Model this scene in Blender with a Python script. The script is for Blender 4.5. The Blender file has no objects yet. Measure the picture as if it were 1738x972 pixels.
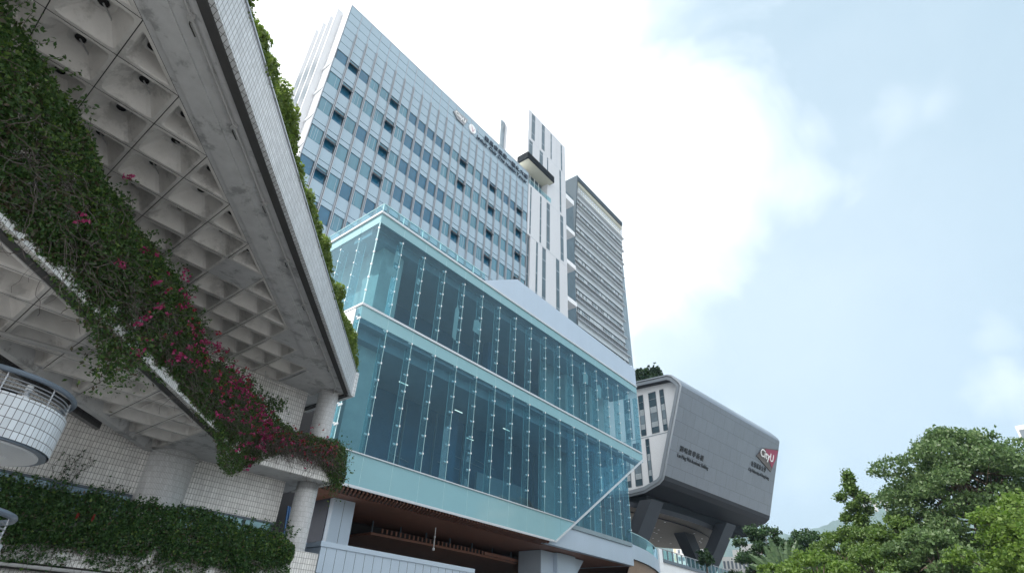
import bpy, math, random
import numpy as np
from mathutils import Vector, Matrix
R_ = math.radians
C = bpy.context.scene.collection
scene = bpy.context.scene

# ---------------------------------------------------------------- camera
cam_d = bpy.data.cameras.new("camera"); cam = bpy.data.objects.new("camera", cam_d); C.objects.link(cam)
YAW, PIT, ROL = 0.701463144, 0.578043203, 0.0459948342
fw = Vector((math.cos(PIT)*math.cos(YAW), math.cos(PIT)*math.sin(YAW), math.sin(PIT)))
rt = Vector((math.sin(YAW), -math.cos(YAW), 0)); up = rt.cross(fw)
c_, s_ = math.cos(ROL), math.sin(ROL)
rt2 = c_*rt + s_*up; up2 = -s_*rt + c_*up
cam.matrix_world = Matrix(((rt2.x, up2.x, -fw.x, 0), (rt2.y, up2.y, -fw.y, 0), (rt2.z, up2.z, -fw.z, 0), (0, 0, 0, 1)))
cam_d.sensor_width = 36; cam_d.lens = 36*948.018/1738
cam_d.clip_start = 0.1; cam_d.clip_end = 20000
scene.camera = cam

# ---------------------------------------------------------------- sky and sun
SUN_AZ, SUN_EL = R_(152), R_(52)
sun_dir = Vector((math.cos(SUN_EL)*math.cos(SUN_AZ), math.cos(SUN_EL)*math.sin(SUN_AZ), math.sin(SUN_EL)))
w = bpy.data.worlds.new("World"); scene.world = w; w.use_nodes = True
nt = w.node_tree; nt.nodes.clear()
def N(t, **k):
    n = nt.nodes.new(t)
    for a, b in k.items(): setattr(n, a, b)
    return n
sky = N('ShaderNodeTexSky', sky_type='NISHITA', sun_disc=False, sun_elevation=SUN_EL, sun_rotation=math.pi/2-SUN_AZ,
        air_density=1.4, dust_density=2.2, ozone_density=1.0)
bg = N('ShaderNodeBackground'); bg.inputs[1].default_value = 0.11
wo = N('ShaderNodeOutputWorld'); tc = N('ShaderNodeTexCoord')
def azel(az, el):
    az, el = R_(az), R_(el)
    return (math.cos(el)*math.cos(az), math.cos(el)*math.sin(az), math.sin(el))
def mth(op, a, b=None, c=None, clamp=False):
    n = N('ShaderNodeMath', operation=op, use_clamp=clamp)
    for i, v in enumerate((a, b, c)):
        if v is None: continue
        if isinstance(v, (int, float)): n.inputs[i].default_value = v
        else: nt.links.new(v, n.inputs[i])
    return n.outputs[0]
noi = N('ShaderNodeTexNoise'); noi.inputs['Scale'].default_value = 4.2; noi.inputs['Detail'].default_value = 9; noi.inputs['Roughness'].default_value = .58
noi.inputs['Distortion'].default_value = .5
nt.links.new(tc.outputs['Generated'], noi.inputs['Vector'])
nz = mth('SUBTRACT', noi.outputs[0], .5)
mask = None
# direction (azimuth, elevation), angular radius, softness, strength of each cloud bank
CLOUDS = [(60, 50, 20.5, .17, 1.0), (95, 25, 40, .2, 1.0), (140, 50, 55, .3, 1.0), (48, 33, 18, .08, 1.0), (24, 46, 7.3, .11, 1.0), (17, 43.5, 7, .11, .9), (8.5, 40, 3.8, .07, .5), (3, 43.3, 2.6, .05, .3), (24, 36, 6, .10, .8), (-6, 41.5, 2.4, .05, .22), (-9, 40.7, 2.6, .05, .2),
          (-.6, 39.5, 3, .07, .15), (-4.4, 18.6, 2.4, .03, .28), (-5, 22.6, 1.9, .03, .22), (12.5, 13.6, 3.2, .08, .25), (27, 28, 12, .2, .3), (15, 28, 24, .35, .17), (-95, 35, 38, .3, .85), (-140, 30, 50, .3, .9)]  # last two: unseen banks behind the camera, added to brighten the facades
for az, el, rad, soft, st in CLOUDS:
    v = N('ShaderNodeVectorMath', operation='DOT_PRODUCT'); v.inputs[1].default_value = azel(az, el)
    nt.links.new(tc.outputs['Generated'], v.inputs[0])
    ang = mth('ARCCOSINE', mth('MINIMUM', v.outputs['Value'], .99999))
    d = mth('SUBTRACT', R_(rad), ang)
    d = mth('MULTIPLY_ADD', nz, .46 if rad > 9 else .28, d)
    m = mth('MULTIPLY', mth('MULTIPLY_ADD', d, 1/(2*soft), .5, clamp=True), st)
    mask = m if mask is None else mth('MAXIMUM', mask, m)
haz = N('ShaderNodeMix', data_type='RGBA'); haz.inputs[0].default_value = .8; haz.inputs['B'].default_value = (3.0, 4.0, 4.55, 1)
nt.links.new(sky.outputs[0], haz.inputs['A'])
mx = N('ShaderNodeMix', data_type='RGBA'); mx.inputs['B'].default_value = (10.4, 10.5, 10.5, 1)
nt.links.new(mask, mx.inputs[0]); nt.links.new(haz.outputs['Result'], mx.inputs['A'])
nt.links.new(mx.outputs['Result'], bg.inputs[0]); nt.links.new(bg.outputs[0], wo.inputs[0])
sl = bpy.data.lights.new("sun", 'SUN'); sl.energy = 3.6; sl.angle = R_(.6); sl.color = (1, .95, .88)
so = bpy.data.objects.new("sun", sl); C.objects.link(so)
so.rotation_euler = sun_dir.to_track_quat('Z', 'Y').to_euler()
vs = scene.view_settings; vs.view_transform = 'Standard'; vs.look = 'None'; vs.exposure = 0.78; vs.gamma = 1
scene.cycles.max_bounces = 7; scene.cycles.transparent_max_bounces = 24; scene.cycles.sample_clamp_indirect = 4

# ---------------------------------------------------------------- materials
def newmat(name):
    m = bpy.data.materials.new(name); m.use_nodes = True
    return m, m.node_tree, m.node_tree.nodes['Principled BSDF']
def mat(name, col, rough=.6, metal=0, var=.12, scale=3.0, bump=0, spec=.5, emit=None, dirt=0, streak=False):
    m, t, b = newmat(name)
    b.inputs['Roughness'].default_value = rough; b.inputs['Metallic'].default_value = metal
    b.inputs['Specular IOR Level'].default_value = spec
    co = t.nodes.new('ShaderNodeTexCoord'); mp = t.nodes.new('ShaderNodeMapping')
    t.links.new(co.outputs['Object'], mp.inputs[0])
    if streak: mp.inputs['Scale'].default_value = (1, 1, .12)
    n = t.nodes.new('ShaderNodeTexNoise'); n.inputs['Scale'].default_value = scale; n.inputs['Detail'].default_value = 7; n.inputs['Roughness'].default_value = .65
    t.links.new(mp.outputs[0], n.inputs['Vector'])
    r = t.nodes.new('ShaderNodeMapRange'); r.inputs[1].default_value = .25; r.inputs[2].default_value = .75
    r.inputs[3].default_value = 1-var; r.inputs[4].default_value = 1+var
    t.links.new(n.outputs[0], r.inputs[0])
    mu = t.nodes.new('ShaderNodeVectorMath'); mu.operation = 'SCALE'; mu.inputs[0].default_value = col
    t.links.new(r.outputs[0], mu.inputs['Scale'])
    out = mu.outputs[0]
    if dirt:
        n2 = t.nodes.new('ShaderNodeTexNoise'); n2.inputs['Scale'].default_value = 1.1; n2.inputs['Detail'].default_value = 12; n2.inputs['Roughness'].default_value = .72
        t.links.new(mp.outputs[0], n2.inputs['Vector'])
        r2 = t.nodes.new('ShaderNodeMapRange'); r2.inputs[1].default_value = .53; r2.inputs[2].default_value = .60; r2.inputs[3].default_value = 0; r2.inputs[4].default_value = dirt
        t.links.new(n2.outputs[0], r2.inputs[0])
        x = t.nodes.new('ShaderNodeMix'); x.data_type = 'RGBA'; x.inputs['B'].default_value = (*[c*.3 for c in col], 1)
        t.links.new(r2.outputs[0], x.inputs[0]); t.links.new(out, x.inputs['A']); out = x.outputs['Result']
    t.links.new(out, b.inputs['Base Color'])
    if bump:
        bp = t.nodes.new('ShaderNodeBump'); bp.inputs['Strength'].default_value = bump; bp.inputs['Distance'].default_value = .02
        t.links.new(n.outputs[0], bp.inputs['Height']); t.links.new(bp.outputs[0], b.inputs['Normal'])
    if emit:
        b.inputs['Emission Color'].default_value = (*emit[:3], 1); b.inputs['Emission Strength'].default_value = emit[3]
    return m
def tile(name, col, grout, bw, rh, mortar=.006, rough=.35, var=.1, dirt=.5, offset=0.0):
    m, t, b = newmat(name)
    uv = t.nodes.new('ShaderNodeUVMap'); uv.uv_map = 'UVMap'
    br = t.nodes.new('ShaderNodeTexBrick'); br.offset = offset; br.squash = 1
    br.inputs['Scale'].default_value = 1; br.inputs['Brick Width'].default_value = bw; br.inputs['Row Height'].default_value = rh
    br.inputs['Mortar Size'].default_value = mortar; br.inputs['Mortar Smooth'].default_value = .1; br.inputs['Bias'].default_value = 0
    br.inputs['Color1'].default_value = (*[c*(1-var) for c in col], 1); br.inputs['Color2'].default_value = (*[min(1, c*(1+var)) for c in col], 1)
    br.inputs['Mortar'].default_value = (*grout, 1)
    t.links.new(uv.outputs[0], br.inputs['Vector'])
    co = t.nodes.new('ShaderNodeTexCoord'); mp = t.nodes.new('ShaderNodeMapping'); mp.inputs['Scale'].default_value = (1.6, 1.6, .22)
    t.links.new(co.outputs['Object'], mp.inputs[0])
    n = t.nodes.new('ShaderNodeTexNoise'); n.inputs['Scale'].default_value = .9; n.inputs['Detail'].default_value = 9; n.inputs['Roughness'].default_value = .7
    t.links.new(mp.outputs[0], n.inputs['Vector'])
    r = t.nodes.new('ShaderNodeMapRange'); r.inputs[1].default_value = .42; r.inputs[2].default_value = .72; r.inputs[3].default_value = 0; r.inputs[4].default_value = dirt
    t.links.new(n.outputs[0], r.inputs[0])
    x = t.nodes.new('ShaderNodeMix'); x.data_type = 'RGBA'; x.inputs['B'].default_value = (*[c*.45 for c in col], 1)
    t.links.new(r.outputs[0], x.inputs[0]); t.links.new(br.outputs[0], x.inputs['A'])
    t.links.new(x.outputs['Result'], b.inputs['Base Color'])
    b.inputs['Roughness'].default_value = rough
    bp = t.nodes.new('ShaderNodeBump'); bp.inputs['Strength'].default_value = .5; bp.inputs['Distance'].default_value = .004; bp.invert = True
    t.links.new(br.outputs['Fac'], bp.inputs['Height']); t.links.new(bp.outputs[0], b.inputs['Normal'])
    return m
def glass(name, tint, refl=1.0, ior=1.5, rough=.0, milk=0, wav=.05):
    m, t, b = newmat(name); t.nodes.remove(b)
    o = t.nodes['Material Output']
    tr = t.nodes.new('ShaderNodeBsdfTransparent'); tr.inputs[0].default_value = (*tint, 1)
    gl = t.nodes.new('ShaderNodeBsdfGlossy'); gl.inputs['Roughness'].default_value = rough; gl.inputs[0].default_value = (.58*refl, .86*refl, 1.0*refl, 1)
    fr = t.nodes.new('ShaderNodeFresnel'); fr.inputs[0].default_value = ior
    geo = t.nodes.new('ShaderNodeNewGeometry'); bk = t.nodes.new('ShaderNodeMath'); bk.operation = 'MULTIPLY_ADD'
    # a pane has two surfaces: about twice the reflection of one
    m2 = t.nodes.new('ShaderNodeMath'); m2.operation = 'MULTIPLY'; m2.use_clamp = True; m2.inputs[1].default_value = 1.7
    # same reflectance from either side of the sheet
    ng = t.nodes.new('ShaderNodeVectorMath'); ng.operation = 'DOT_PRODUCT'
    t.links.new(geo.outputs['Normal'], ng.inputs[0]); t.links.new(geo.outputs['Incoming'], ng.inputs[1])
    ab = t.nodes.new('ShaderNodeMath'); ab.operation = 'ABSOLUTE'; t.links.new(ng.outputs['Value'], ab.inputs[0])
    # Schlick
    om = t.nodes.new('ShaderNodeMath'); om.operation = 'SUBTRACT'; om.inputs[0].default_value = 1; t.links.new(ab.outputs[0], om.inputs[1])
    pw = t.nodes.new('ShaderNodeMath'); pw.operation = 'POWER'; pw.inputs[1].default_value = 5; t.links.new(om.outputs[0], pw.inputs[0])
    f0 = ((ior-1)/(ior+1))**2
    bk.inputs[1].default_value = 1-f0; bk.inputs[2].default_value = f0; t.links.new(pw.outputs[0], bk.inputs[0])
    t.links.new(bk.outputs[0], m2.inputs[0])
    t.nodes.remove(fr)
    co = t.nodes.new('ShaderNodeTexCoord'); nz_ = t.nodes.new('ShaderNodeTexNoise'); nz_.inputs['Scale'].default_value = .45; nz_.inputs['Detail'].default_value = 2
    t.links.new(co.outputs['Object'], nz_.inputs['Vector']); bp = t.nodes.new('ShaderNodeBump'); bp.inputs['Strength'].default_value = 1; bp.inputs['Distance'].default_value = wav
    t.links.new(nz_.outputs[0], bp.inputs['Height']); t.links.new(bp.outputs[0], gl.inputs['Normal'])
    if milk:
        df = t.nodes.new('ShaderNodeBsdfDiffuse'); df.inputs[0].default_value = (.40, .60, .63, 1); mm = t.nodes.new('ShaderNodeMixShader'); mm.inputs[0].default_value = milk
        t.links.new(tr.outputs[0], mm.inputs[1]); t.links.new(df.outputs[0], mm.inputs[2]); tr = mm
    x = t.nodes.new('ShaderNodeMixShader'); t.links.new(m2.outputs[0], x.inputs[0]); t.links.new(tr.outputs[0], x.inputs[1]); t.links.new(gl.outputs[0], x.inputs[2])
    t.links.new(x.outputs[0], o.inputs[0])
    return m
def leafmat(name, c1, c2, trans=.4, rough=.45):
    m, t, b = newmat(name); o = t.nodes['Material Output']
    g = t.nodes.new('ShaderNodeNewGeometry')
    rp = t.nodes.new('ShaderNodeMix'); rp.data_type = 'RGBA'; rp.inputs['A'].default_value = (*c1, 1); rp.inputs['B'].default_value = (*c2, 1)
    t.links.new(g.outputs['Random Per Island'], rp.inputs[0])
    b.inputs['Roughness'].default_value = rough; b.inputs['Specular IOR Level'].default_value = .35
    t.links.new(rp.outputs['Result'], b.inputs['Base Color'])
    tl = t.nodes.new('ShaderNodeBsdfTranslucent')
    hs = t.nodes.new('ShaderNodeHueSaturation'); hs.inputs['Value'].default_value = 1.5; hs.inputs['Saturation'].default_value = 1.1; t.links.new(rp.outputs['Result'], hs.inputs['Color'])
    t.links.new(hs.outputs[0], tl.inputs[0])
    x = t.nodes.new('ShaderNodeMixShader'); x.inputs[0].default_value = trans
    t.links.new(b.outputs[0], x.inputs[1]); t.links.new(tl.outputs[0], x.inputs[2]); t.links.new(x.outputs[0], o.inputs[0])
    return m
MT = dict(
 tile=tile('white_wall_tile', (.75, .74, .72), (.18, .172, .16), .105, .2, .0075, dirt=.5),
 tile_up=tile('pale_parapet_tile', (.60, .62, .64), (.13, .13, .13), .105, .2, .007, dirt=.15),
 tile_small=tile('column_tile', (.58, .59, .60), (.22, .22, .22), .05, .2, .004, dirt=.2),
 tile_bal=tile('balcony_tile', (.66, .70, .74), (.12, .11, .11), .125, .2, .007, dirt=.12),
 tile_dark=tile('dark_glazed_tile', (.10, .10, .105), (.02, .02, .02), .15, .15, .007, dirt=.3),
 concrete=mat('stained_concrete', (.50, .505, .51), .8, var=.13, scale=2.5, bump=.3, dirt=.55),
 coffer=mat('coffer_concrete', (.58, .565, .545), .75, var=.08, scale=4, bump=.2, dirt=.36),
 groove=mat('dark_joint', (.05, .05, .05), .9),
 pipe=mat('painted_conduit', (.38, .38, .38), .5),
 black=mat('drain_black', (.015, .015, .015), .8),
 alum=mat('brushed_aluminium', (.40, .42, .45), .35, .6, .06, 8),
 white=mat('white_cladding', (.82, .84, .86), .45, 0, .03, .6),
 trim=mat('white_metal_trim', (.55, .58, .61), .3, .2, .04, 2),
 clad=mat('grey_metal_panel', (.46, .545, .64), .42, .3, .04, .7, streak=True),
 frost=mat('frosted_teal_glass', (.20, .385, .43), .08, 0, .03, .5, spec=.7),
 glass=glass('teal_clear_glass', (.45, .66, .725), .95, 1.5),
 fin=glass('fin_glass', (.52, .74, .77), 1.0, 1.5, milk=.3),
 rail=glass('rail_glass', (.58, .80, .82), 1.0, 1.5),
 edge=mat('glass_edge', (.45, .66, .68), .25),
 inside=mat('interior_blue_grey', (.038, .115, .20), .7, var=.25, scale=.4),
 inside_pale=mat('interior_concrete', (.42, .46, .45), .8, var=.12, scale=1.5),
 ceil=mat('interior_ceiling', (.22, .29, .33), .7, var=.1, scale=1),
 lamp=mat('lit_tube', (.9, .9, .85), .4, emit=(1, .97, .85, 1.0)),
 wood=mat('brown_timber_panel', (.22, .105, .072), .55, var=.18, scale=1.5),
 wood_light=mat('lit_timber_edge', (.24, .115, .08), .5, var=.15, scale=2),  # lit copy of the timber, brightness put into its colour
 void=mat('dark_interior', (.03, .028, .03), .8),  # near-black stands in for the shade of unlit depth behind openings
 navy=mat('dark_blue_panel', (.045, .055, .08), .5, var=.1, scale=1),
 spandrel=mat('pale_blue_spandrel', (.31, .42, .50), .14, 0, .04, .35, spec=.6),
 win_teal=mat('curtained_window', (.065, .20, .27), .06, 0, .25, .8, spec=.8, streak=True),
 win_blue=mat('dark_blue_window', (.018, .115, .20), .05, 0, .2, .6, spec=.6),
 win_dark=mat('slot_window', (.05, .09, .115), .06, 0, .3, .5, spec=.8),
 frame=mat('grey_window_frame', (.36, .41, .46), .4, .3, .05, 2),
 frame_dark=mat('dark_mullion_gap', (.11, .14, .17), .5),
 sash=mat('black_sash_frame', (.045, .05, .055), .35),
 stone=mat('white_stone_panel', (.60, .62, .65), .5, 0, .035, .3, streak=True),
 darkfascia=mat('charcoal_fascia', (.018, .022, .026), .9, spec=.08),
 soffit_pale=mat('cream_soffit', (.55, .55, .46), .6, 0, .05, 3),
 bt_band=mat('pale_louvre_band', (.55, .61, .64), .35, .1, .06, .3),
 bt_glass=mat('grey_blue_glazing', (.20, .26, .30), .15, 0, .35, .35, spec=.7),
 bt_dark=mat('dark_grey_glazing', (.06, .07, .08), .3),  # dark grey for band lines and some panes
 bt_side=mat('blue_grey_side_wall', (.085, .11, .13), .9, spec=.1),
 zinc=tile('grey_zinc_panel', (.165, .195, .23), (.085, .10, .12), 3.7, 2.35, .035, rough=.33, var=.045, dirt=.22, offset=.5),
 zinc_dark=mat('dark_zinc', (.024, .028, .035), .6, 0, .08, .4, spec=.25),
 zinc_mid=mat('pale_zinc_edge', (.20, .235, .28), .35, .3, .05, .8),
 zinc_light=mat('light_zinc_frame', (.30, .335, .37), .35, .3, .05, .8),
 ink=mat('dark_sign_letters', (.025, .03, .035), .4),
 navyink=mat('navy_sign_letters', (.02, .04, .07), .35),
 silver=mat('silver_sign_plate', (.30, .31, .32), .3, .5),
 signwhite=mat('white_sign_letters', (.85, .85, .85), .4),
 burgundy=mat('burgundy_sign_plate', (.27, .02, .07), .4),
 umber=mat('umber_sign_plate', (.09, .075, .07), .4),
 under=mat('tan_underside', (.13, .12, .105), .7, 0, .08, .5),
 tan=mat('tan_curved_soffit', (.36, .26, .19), .6),
 steelblue=mat('blue_grey_handrail', (.16, .20, .25), .4, .3),
 steel=mat('railing_steel', (.35, .37, .40), .35, .6),
 bark=mat('tree_bark', (.10, .08, .06), .9, 0, .3, 6, bump=.4),
 stem=mat('dry_grey_stems', (.11, .095, .085), .9, 0, .3, 6),
 red=mat('red_notice', (.5, .06, .05), .5), ladder=mat('blue_ladder_paint', (.03, .12, .3), .4),
 hill=mat('hill_forest', (.05, .085, .05), .95, 0, .35, .004, dirt=0),
 rock=mat('cliff_rock', (.3, .28, .25), .9, 0, .2, .02),
 ground=mat('pale_paving', (.23, .23, .23), .85, 0, .12, .3),
 apt=mat('white_apartment_wall', (.62, .62, .60), .7, 0, .04, .1),
 apt_win=mat('apartment_window', (.14, .17, .2), .3), apt_y=mat('cream_apartment_strip', (.6, .52, .36), .7),
 leaf_vine=leafmat('bougainvillea_leaf', (.03, .075, .02), (.085, .15, .04), .3),
 leaf_tip=leafmat('pale_vine_leaf', (.10, .17, .035), (.19, .27, .07), .4),  # lighter leaves, set mostly towards the top of the mass
 leaf_dry=leafmat('dry_vine_leaf', (.05, .045, .025), (.10, .08, .05), .15),
 leaf_hedge=leafmat('hedge_leaf', (.025, .07, .024), (.075, .15, .045), .28),
 leaf_lit=leafmat('parapet_shrub_leaf', (.08, .135, .03), (.18, .235, .065), .42),  # yellow-green of sun from behind put into the leaf colour
 flower=leafmat('magenta_bract', (.25, .025, .09), (.42, .06, .17), .3), 
 flower_red=leafmat('red_dry_bract', (.22, .03, .03), (.32, .06, .05), .3),
 leaf_olive=leafmat('olive_tree_leaf', (.052, .10, .036), (.125, .19, .075), .35),
 leaf_bright=leafmat('bright_tree_leaf', (.062, .122, .022), (.155, .235, .055), .4),
 leaf_dark=leafmat('dark_tree_leaf', (.018, .045, .02), (.05, .10, .035), .2),
 leaf_mid=leafmat('mid_tree_leaf', (.05, .10, .024), (.12, .19, .045), .32),
 palm=leafmat('fan_palm_leaf', (.045, .085, .04), (.08, .13, .06), .25),
)

# ---------------------------------------------------------------- mesh helpers
def setp(o, parent):
    if parent is None: return
    o.parent = parent
    if parent.type == 'EMPTY': o.matrix_parent_inverse = Matrix.Translation(-Vector(parent.location))
class M:
    def __init__(s): s.v = []; s.f = []; s.mi = []; s.uv = []; s.mats = []
    def m(s, name):
        if name not in s.mats: s.mats.append(name)
        return s.mats.index(name)
    def face(s, pts, m, uv=None):
        k = len(s.v); s.v += [tuple(p) for p in pts]; s.f.append(list(range(k, k+len(pts)))); s.mi.append(s.m(m)); s.uv.append(uv)
    def prism(s, poly, z0, z1, m, mt=None, mb=None):
        a = sum(poly[i][0]*poly[(i+1) % len(poly)][1]-poly[(i+1) % len(poly)][0]*poly[i][1] for i in range(len(poly)))
        if a < 0: poly = poly[::-1]
        n = len(poly)
        s.face([(x, y, z1) for x, y in poly], mt or m); s.face([(x, y, z0) for x, y in poly[::-1]], mb or m)
        for i in range(n):
            a, b = poly[i], poly[(i+1) % n]
            s.face([(*a, z0), (*b, z0), (*b, z1), (*a, z1)], m)
    def box(s, x0, x1, y0, y1, z0, z1, m): s.prism([(x0, y0), (x1, y0), (x1, y1), (x0, y1)], z0, z1, m)
    def sheet(s, poly, d, m, fn):
        """polygon in a plane (2-D) mapped by fn(u,v,w); thickness w from 0 to d"""
        a = sum(poly[i][0]*poly[(i+1) % len(poly)][1]-poly[(i+1) % len(poly)][0]*poly[i][1] for i in range(len(poly)))
        if a < 0: poly = poly[::-1]
        n = len(poly)
        s.face([fn(u, v, 0) for u, v in poly], m); s.face([fn(u, v, d) for u, v in poly[::-1]], m)
        for i in range(n):
            p, q = poly[i], poly[(i+1) % n]
            s.face([fn(*p, 0), fn(*p, d), fn(*q, d), fn(*q, 0)], m)
    def seg(s, a, b, w, h, m):
        a, b = Vector(a), Vector(b); d = (b-a).normalized(); u = d.cross(Vector((0, 0, 1)))
        u = u.normalized() if u.length > 1e-4 else Vector((1, 0, 0)); v = u.cross(d)
        c = [(-w/2, -h/2), (w/2, -h/2), (w/2, h/2), (-w/2, h/2)]
        A = [a+u*i+v*j for i, j in c]; B = [b+u*i+v*j for i, j in c]
        s.face(A[::-1], m); s.face(B, m)
        for i in range(4): s.face([A[i], A[(i+1) % 4], B[(i+1) % 4], B[i]], m)
    def tube(s, pts, r, m, n=8, r1=None):
        pts = [Vector(p) for p in pts]; rings = []
        for i, p in enumerate(pts):
            d = (pts[min(i+1, len(pts)-1)]-pts[max(i-1, 0)]).normalized()
            u = d.cross(Vector((0, 0, 1))) if abs(d.z) < .95 else d.cross(Vector((1, 0, 0))); u.normalize(); v = u.cross(d)
            rr = r if r1 is None else r+(r1-r)*i/(len(pts)-1)
            rings.append([p+u*rr*math.cos(2*math.pi*k/n)+v*rr*math.sin(2*math.pi*k/n) for k in range(n)])
        for A, B in zip(rings, rings[1:]):
            for k in range(n): s.face([A[k], A[(k+1) % n], B[(k+1) % n], B[k]], m)
        s.face(rings[0][::-1], m); s.face(rings[-1], m)
    def cyl(s, cx, cy, r, z0, z1, m, n=48, cap=None, a0=0, a1=2*math.pi, inner=False):
        for k in range(n):
            t0 = a0+(a1-a0)*k/n; t1 = a0+(a1-a0)*(k+1)/n
            p = [(cx+r*math.cos(t0), cy+r*math.sin(t0)), (cx+r*math.cos(t1), cy+r*math.sin(t1))]
            q = [(*p[0], z0), (*p[1], z0), (*p[1], z1), (*p[0], z1)]; uv = [(r*t0, z0), (r*t1, z0), (r*t1, z1), (r*t0, z1)]
            if inner: q = q[::-1]; uv = uv[::-1]
            s.face(q, m, uv)
        if cap:
            ring = [(cx+r*math.cos(a0+(a1-a0)*k/n), cy+r*math.sin(a0+(a1-a0)*k/n)) for k in range(n)]
            s.face([(*p, z1) for p in ring], cap); s.face([(*p, z0) for p in ring[::-1]], cap)
    def build(s, name, parent=None, smooth=False):
        me = bpy.data.meshes.new(name); me.from_pydata(s.v, [], s.f); 
        for k in s.mats: me.materials.append(MT[k])
        me.polygons.foreach_set('material_index', s.mi)
        L = me.uv_layers.new(name='UVMap'); li = 0; data = []
        for f, uv in zip(s.f, s.uv):
            if uv is None:
                P = [Vector(s.v[i]) for i in f]; nn = Vector((0, 0, 0))
                for i in range(len(P)): nn += P[i].cross(P[(i+1) % len(P)])
                if nn.length < 1e-12: nn = Vector((0, 0, 1))
                nn.normalize()
                if abs(nn.z) > .8: uv = [(p.x, p.y) for p in P]
                else:
                    t = Vector((-nn.y, nn.x, 0)).normalized(); uv = [(p.dot(t), p.z) for p in P]
            for a in uv: data += [a[0], a[1]]
        L.data.foreach_set('uv', data)
        if smooth: me.polygons.foreach_set('use_smooth', [True]*len(me.polygons))
        me.validate(); me.update()
        o = bpy.data.objects.new(name, me); C.objects.link(o)
        setp(o, parent)
        return o
def tag(o, label=None, cat=None, group=None, kind=None):
    if label: o['label'] = label
    if cat: o['category'] = cat
    if group: o['group'] = group
    if kind: o['kind'] = kind
    return o
def thing(name, label, cat, loc, group=None):
    """an empty at the base of a thing; its parts are built in world coordinates"""
    o = bpy.data.objects.new(name, None); C.objects.link(o); o.empty_display_size = .3; o.location = loc
    return tag(o, label, cat, group)
def clip(poly, a, b, c):
    """keep a*x+b*y<=c"""
    out = []
    for i in range(len(poly)):
        p, q = poly[i], poly[(i+1) % len(poly)]; dp = a*p[0]+b*p[1]-c; dq = a*q[0]+b*q[1]-c
        if dp <= 0: out.append(p)
        if dp*dq < 0:
            t = dp/(dp-dq); out.append((p[0]+(q[0]-p[0])*t, p[1]+(q[1]-p[1])*t))
    return out
def area(p): return .5*sum(p[i][0]*p[(i+1) % len(p)][1]-p[(i+1) % len(p)][0]*p[i][1] for i in range(len(p)))
def inset(poly, d):
    if area(poly) < 0: poly = poly[::-1]
    q = poly; n = len(poly)
    big = poly
    for i in range(n):
        a, b = poly[i], poly[(i+1) % n]; L = math.hypot(b[0]-a[0], b[1]-a[1])
        if L < 1e-6: continue
        nx, ny = (b[1]-a[1])/L, -(b[0]-a[0])/L
        big = clip(big, nx, ny, nx*a[0]+ny*a[1]-d)
        if len(big) < 3: return None
    return big
def soft(poly, d):
    """chamfered corners"""
    out = []; n = len(poly)
    for i in range(n):
        p, c, q = Vector(poly[i-1]), Vector(poly[i]), Vector(poly[(i+1) % n])
        a = (p-c); b = (q-c); dd = min(d, a.length*.4, b.length*.4)
        a = c+a.normalized()*dd; b = c+b.normalized()*dd
        out += [tuple(a), tuple((a+b)/2*.5+c*.5), tuple(b)]
    return out
def leaves(name, pts, size, mats, parent, seed=0, aspect=1.0, nrm=None, sizevar=.5, droop=0, midx=None):
    """many small leaf blades around the given points, one mesh"""
    rng = np.random.default_rng(seed); P = np.asarray(pts, float); n = len(P)
    a = rng.normal(size=(n, 3)); a /= np.linalg.norm(a, axis=1)[:, None]
    if nrm is not None: a = a*.8+np.asarray(nrm)*.8; a /= np.linalg.norm(a, axis=1)[:, None]
    b = rng.normal(size=(n, 3)); b[:, 2] -= droop; b -= (b*a).sum(1)[:, None]*a; b /= np.linalg.norm(b, axis=1)[:, None]
    c = np.cross(a, b); s = size*(1-sizevar/2+sizevar*rng.random(n))[:, None]
    fold = a*s*.22
    V = np.stack([P-b*s, P+c*s*.55*aspect+fold, P+b*s, P-c*s*.55*aspect+fold], 1).reshape(-1, 3)
    me = bpy.data.meshes.new(name); me.vertices.add(4*n); me.vertices.foreach_set('co', V.ravel())
    me.loops.add(4*n); me.loops.foreach_set('vertex_index', np.arange(4*n, dtype=np.int32))
    me.polygons.add(n); me.polygons.foreach_set('loop_start', np.arange(0, 4*n, 4, dtype=np.int32)); me.polygons.foreach_set('loop_total', np.full(n, 4, np.int32))
    for k in mats: me.materials.append(MT[k])
    if midx is not None: me.polygons.foreach_set('material_index', np.asarray(midx, np.int32))
    me.update(); me.validate()
    o = bpy.data.objects.new(name, me); C.objects.link(o)
    setp(o, parent)
    return o
def text(body, size, fn, depth, m, name, parent, width=None, gap=1.0, bold=0):
    """raised lettering: fn(u,v,w) maps the text plane to the wall"""
    cu = bpy.data.curves.new(name, 'FONT'); cu.body = body; cu.size = size; cu.resolution_u = 3; cu.space_character = gap; cu.offset = bold; cu.extrude = depth/2
    o = bpy.data.objects.new(name, cu); C.objects.link(o); bpy.context.view_layer.update()
    dg = bpy.context.evaluated_depsgraph_get(); me = bpy.data.meshes.new_from_object(o.evaluated_get(dg))
    bpy.data.objects.remove(o); me.name = name
    xs = [v.co.x for v in me.vertices]
    if not xs: raise RuntimeError('empty text')
    x0, x1 = min(xs), max(xs); k = (width/(x1-x0)) if width else 1
    for v in me.vertices: v.co = Vector(fn((v.co.x-x0)*k, v.co.y, v.co.z+depth/2))
    me.materials.clear(); me.materials.append(MT[m])
    ob = bpy.data.objects.new(name, me); C.objects.link(ob)
    setp(ob, parent)
    return ob
rnd = random.Random(7)
# ================================================================ the setting
g = M(); g.face([(-9000, -9000, -1.7), (9000, -9000, -1.7), (9000, 9000, -1.7), (-9000, 9000, -1.7)], 'ground')
tag(g.build('ground'), kind='structure')
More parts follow.
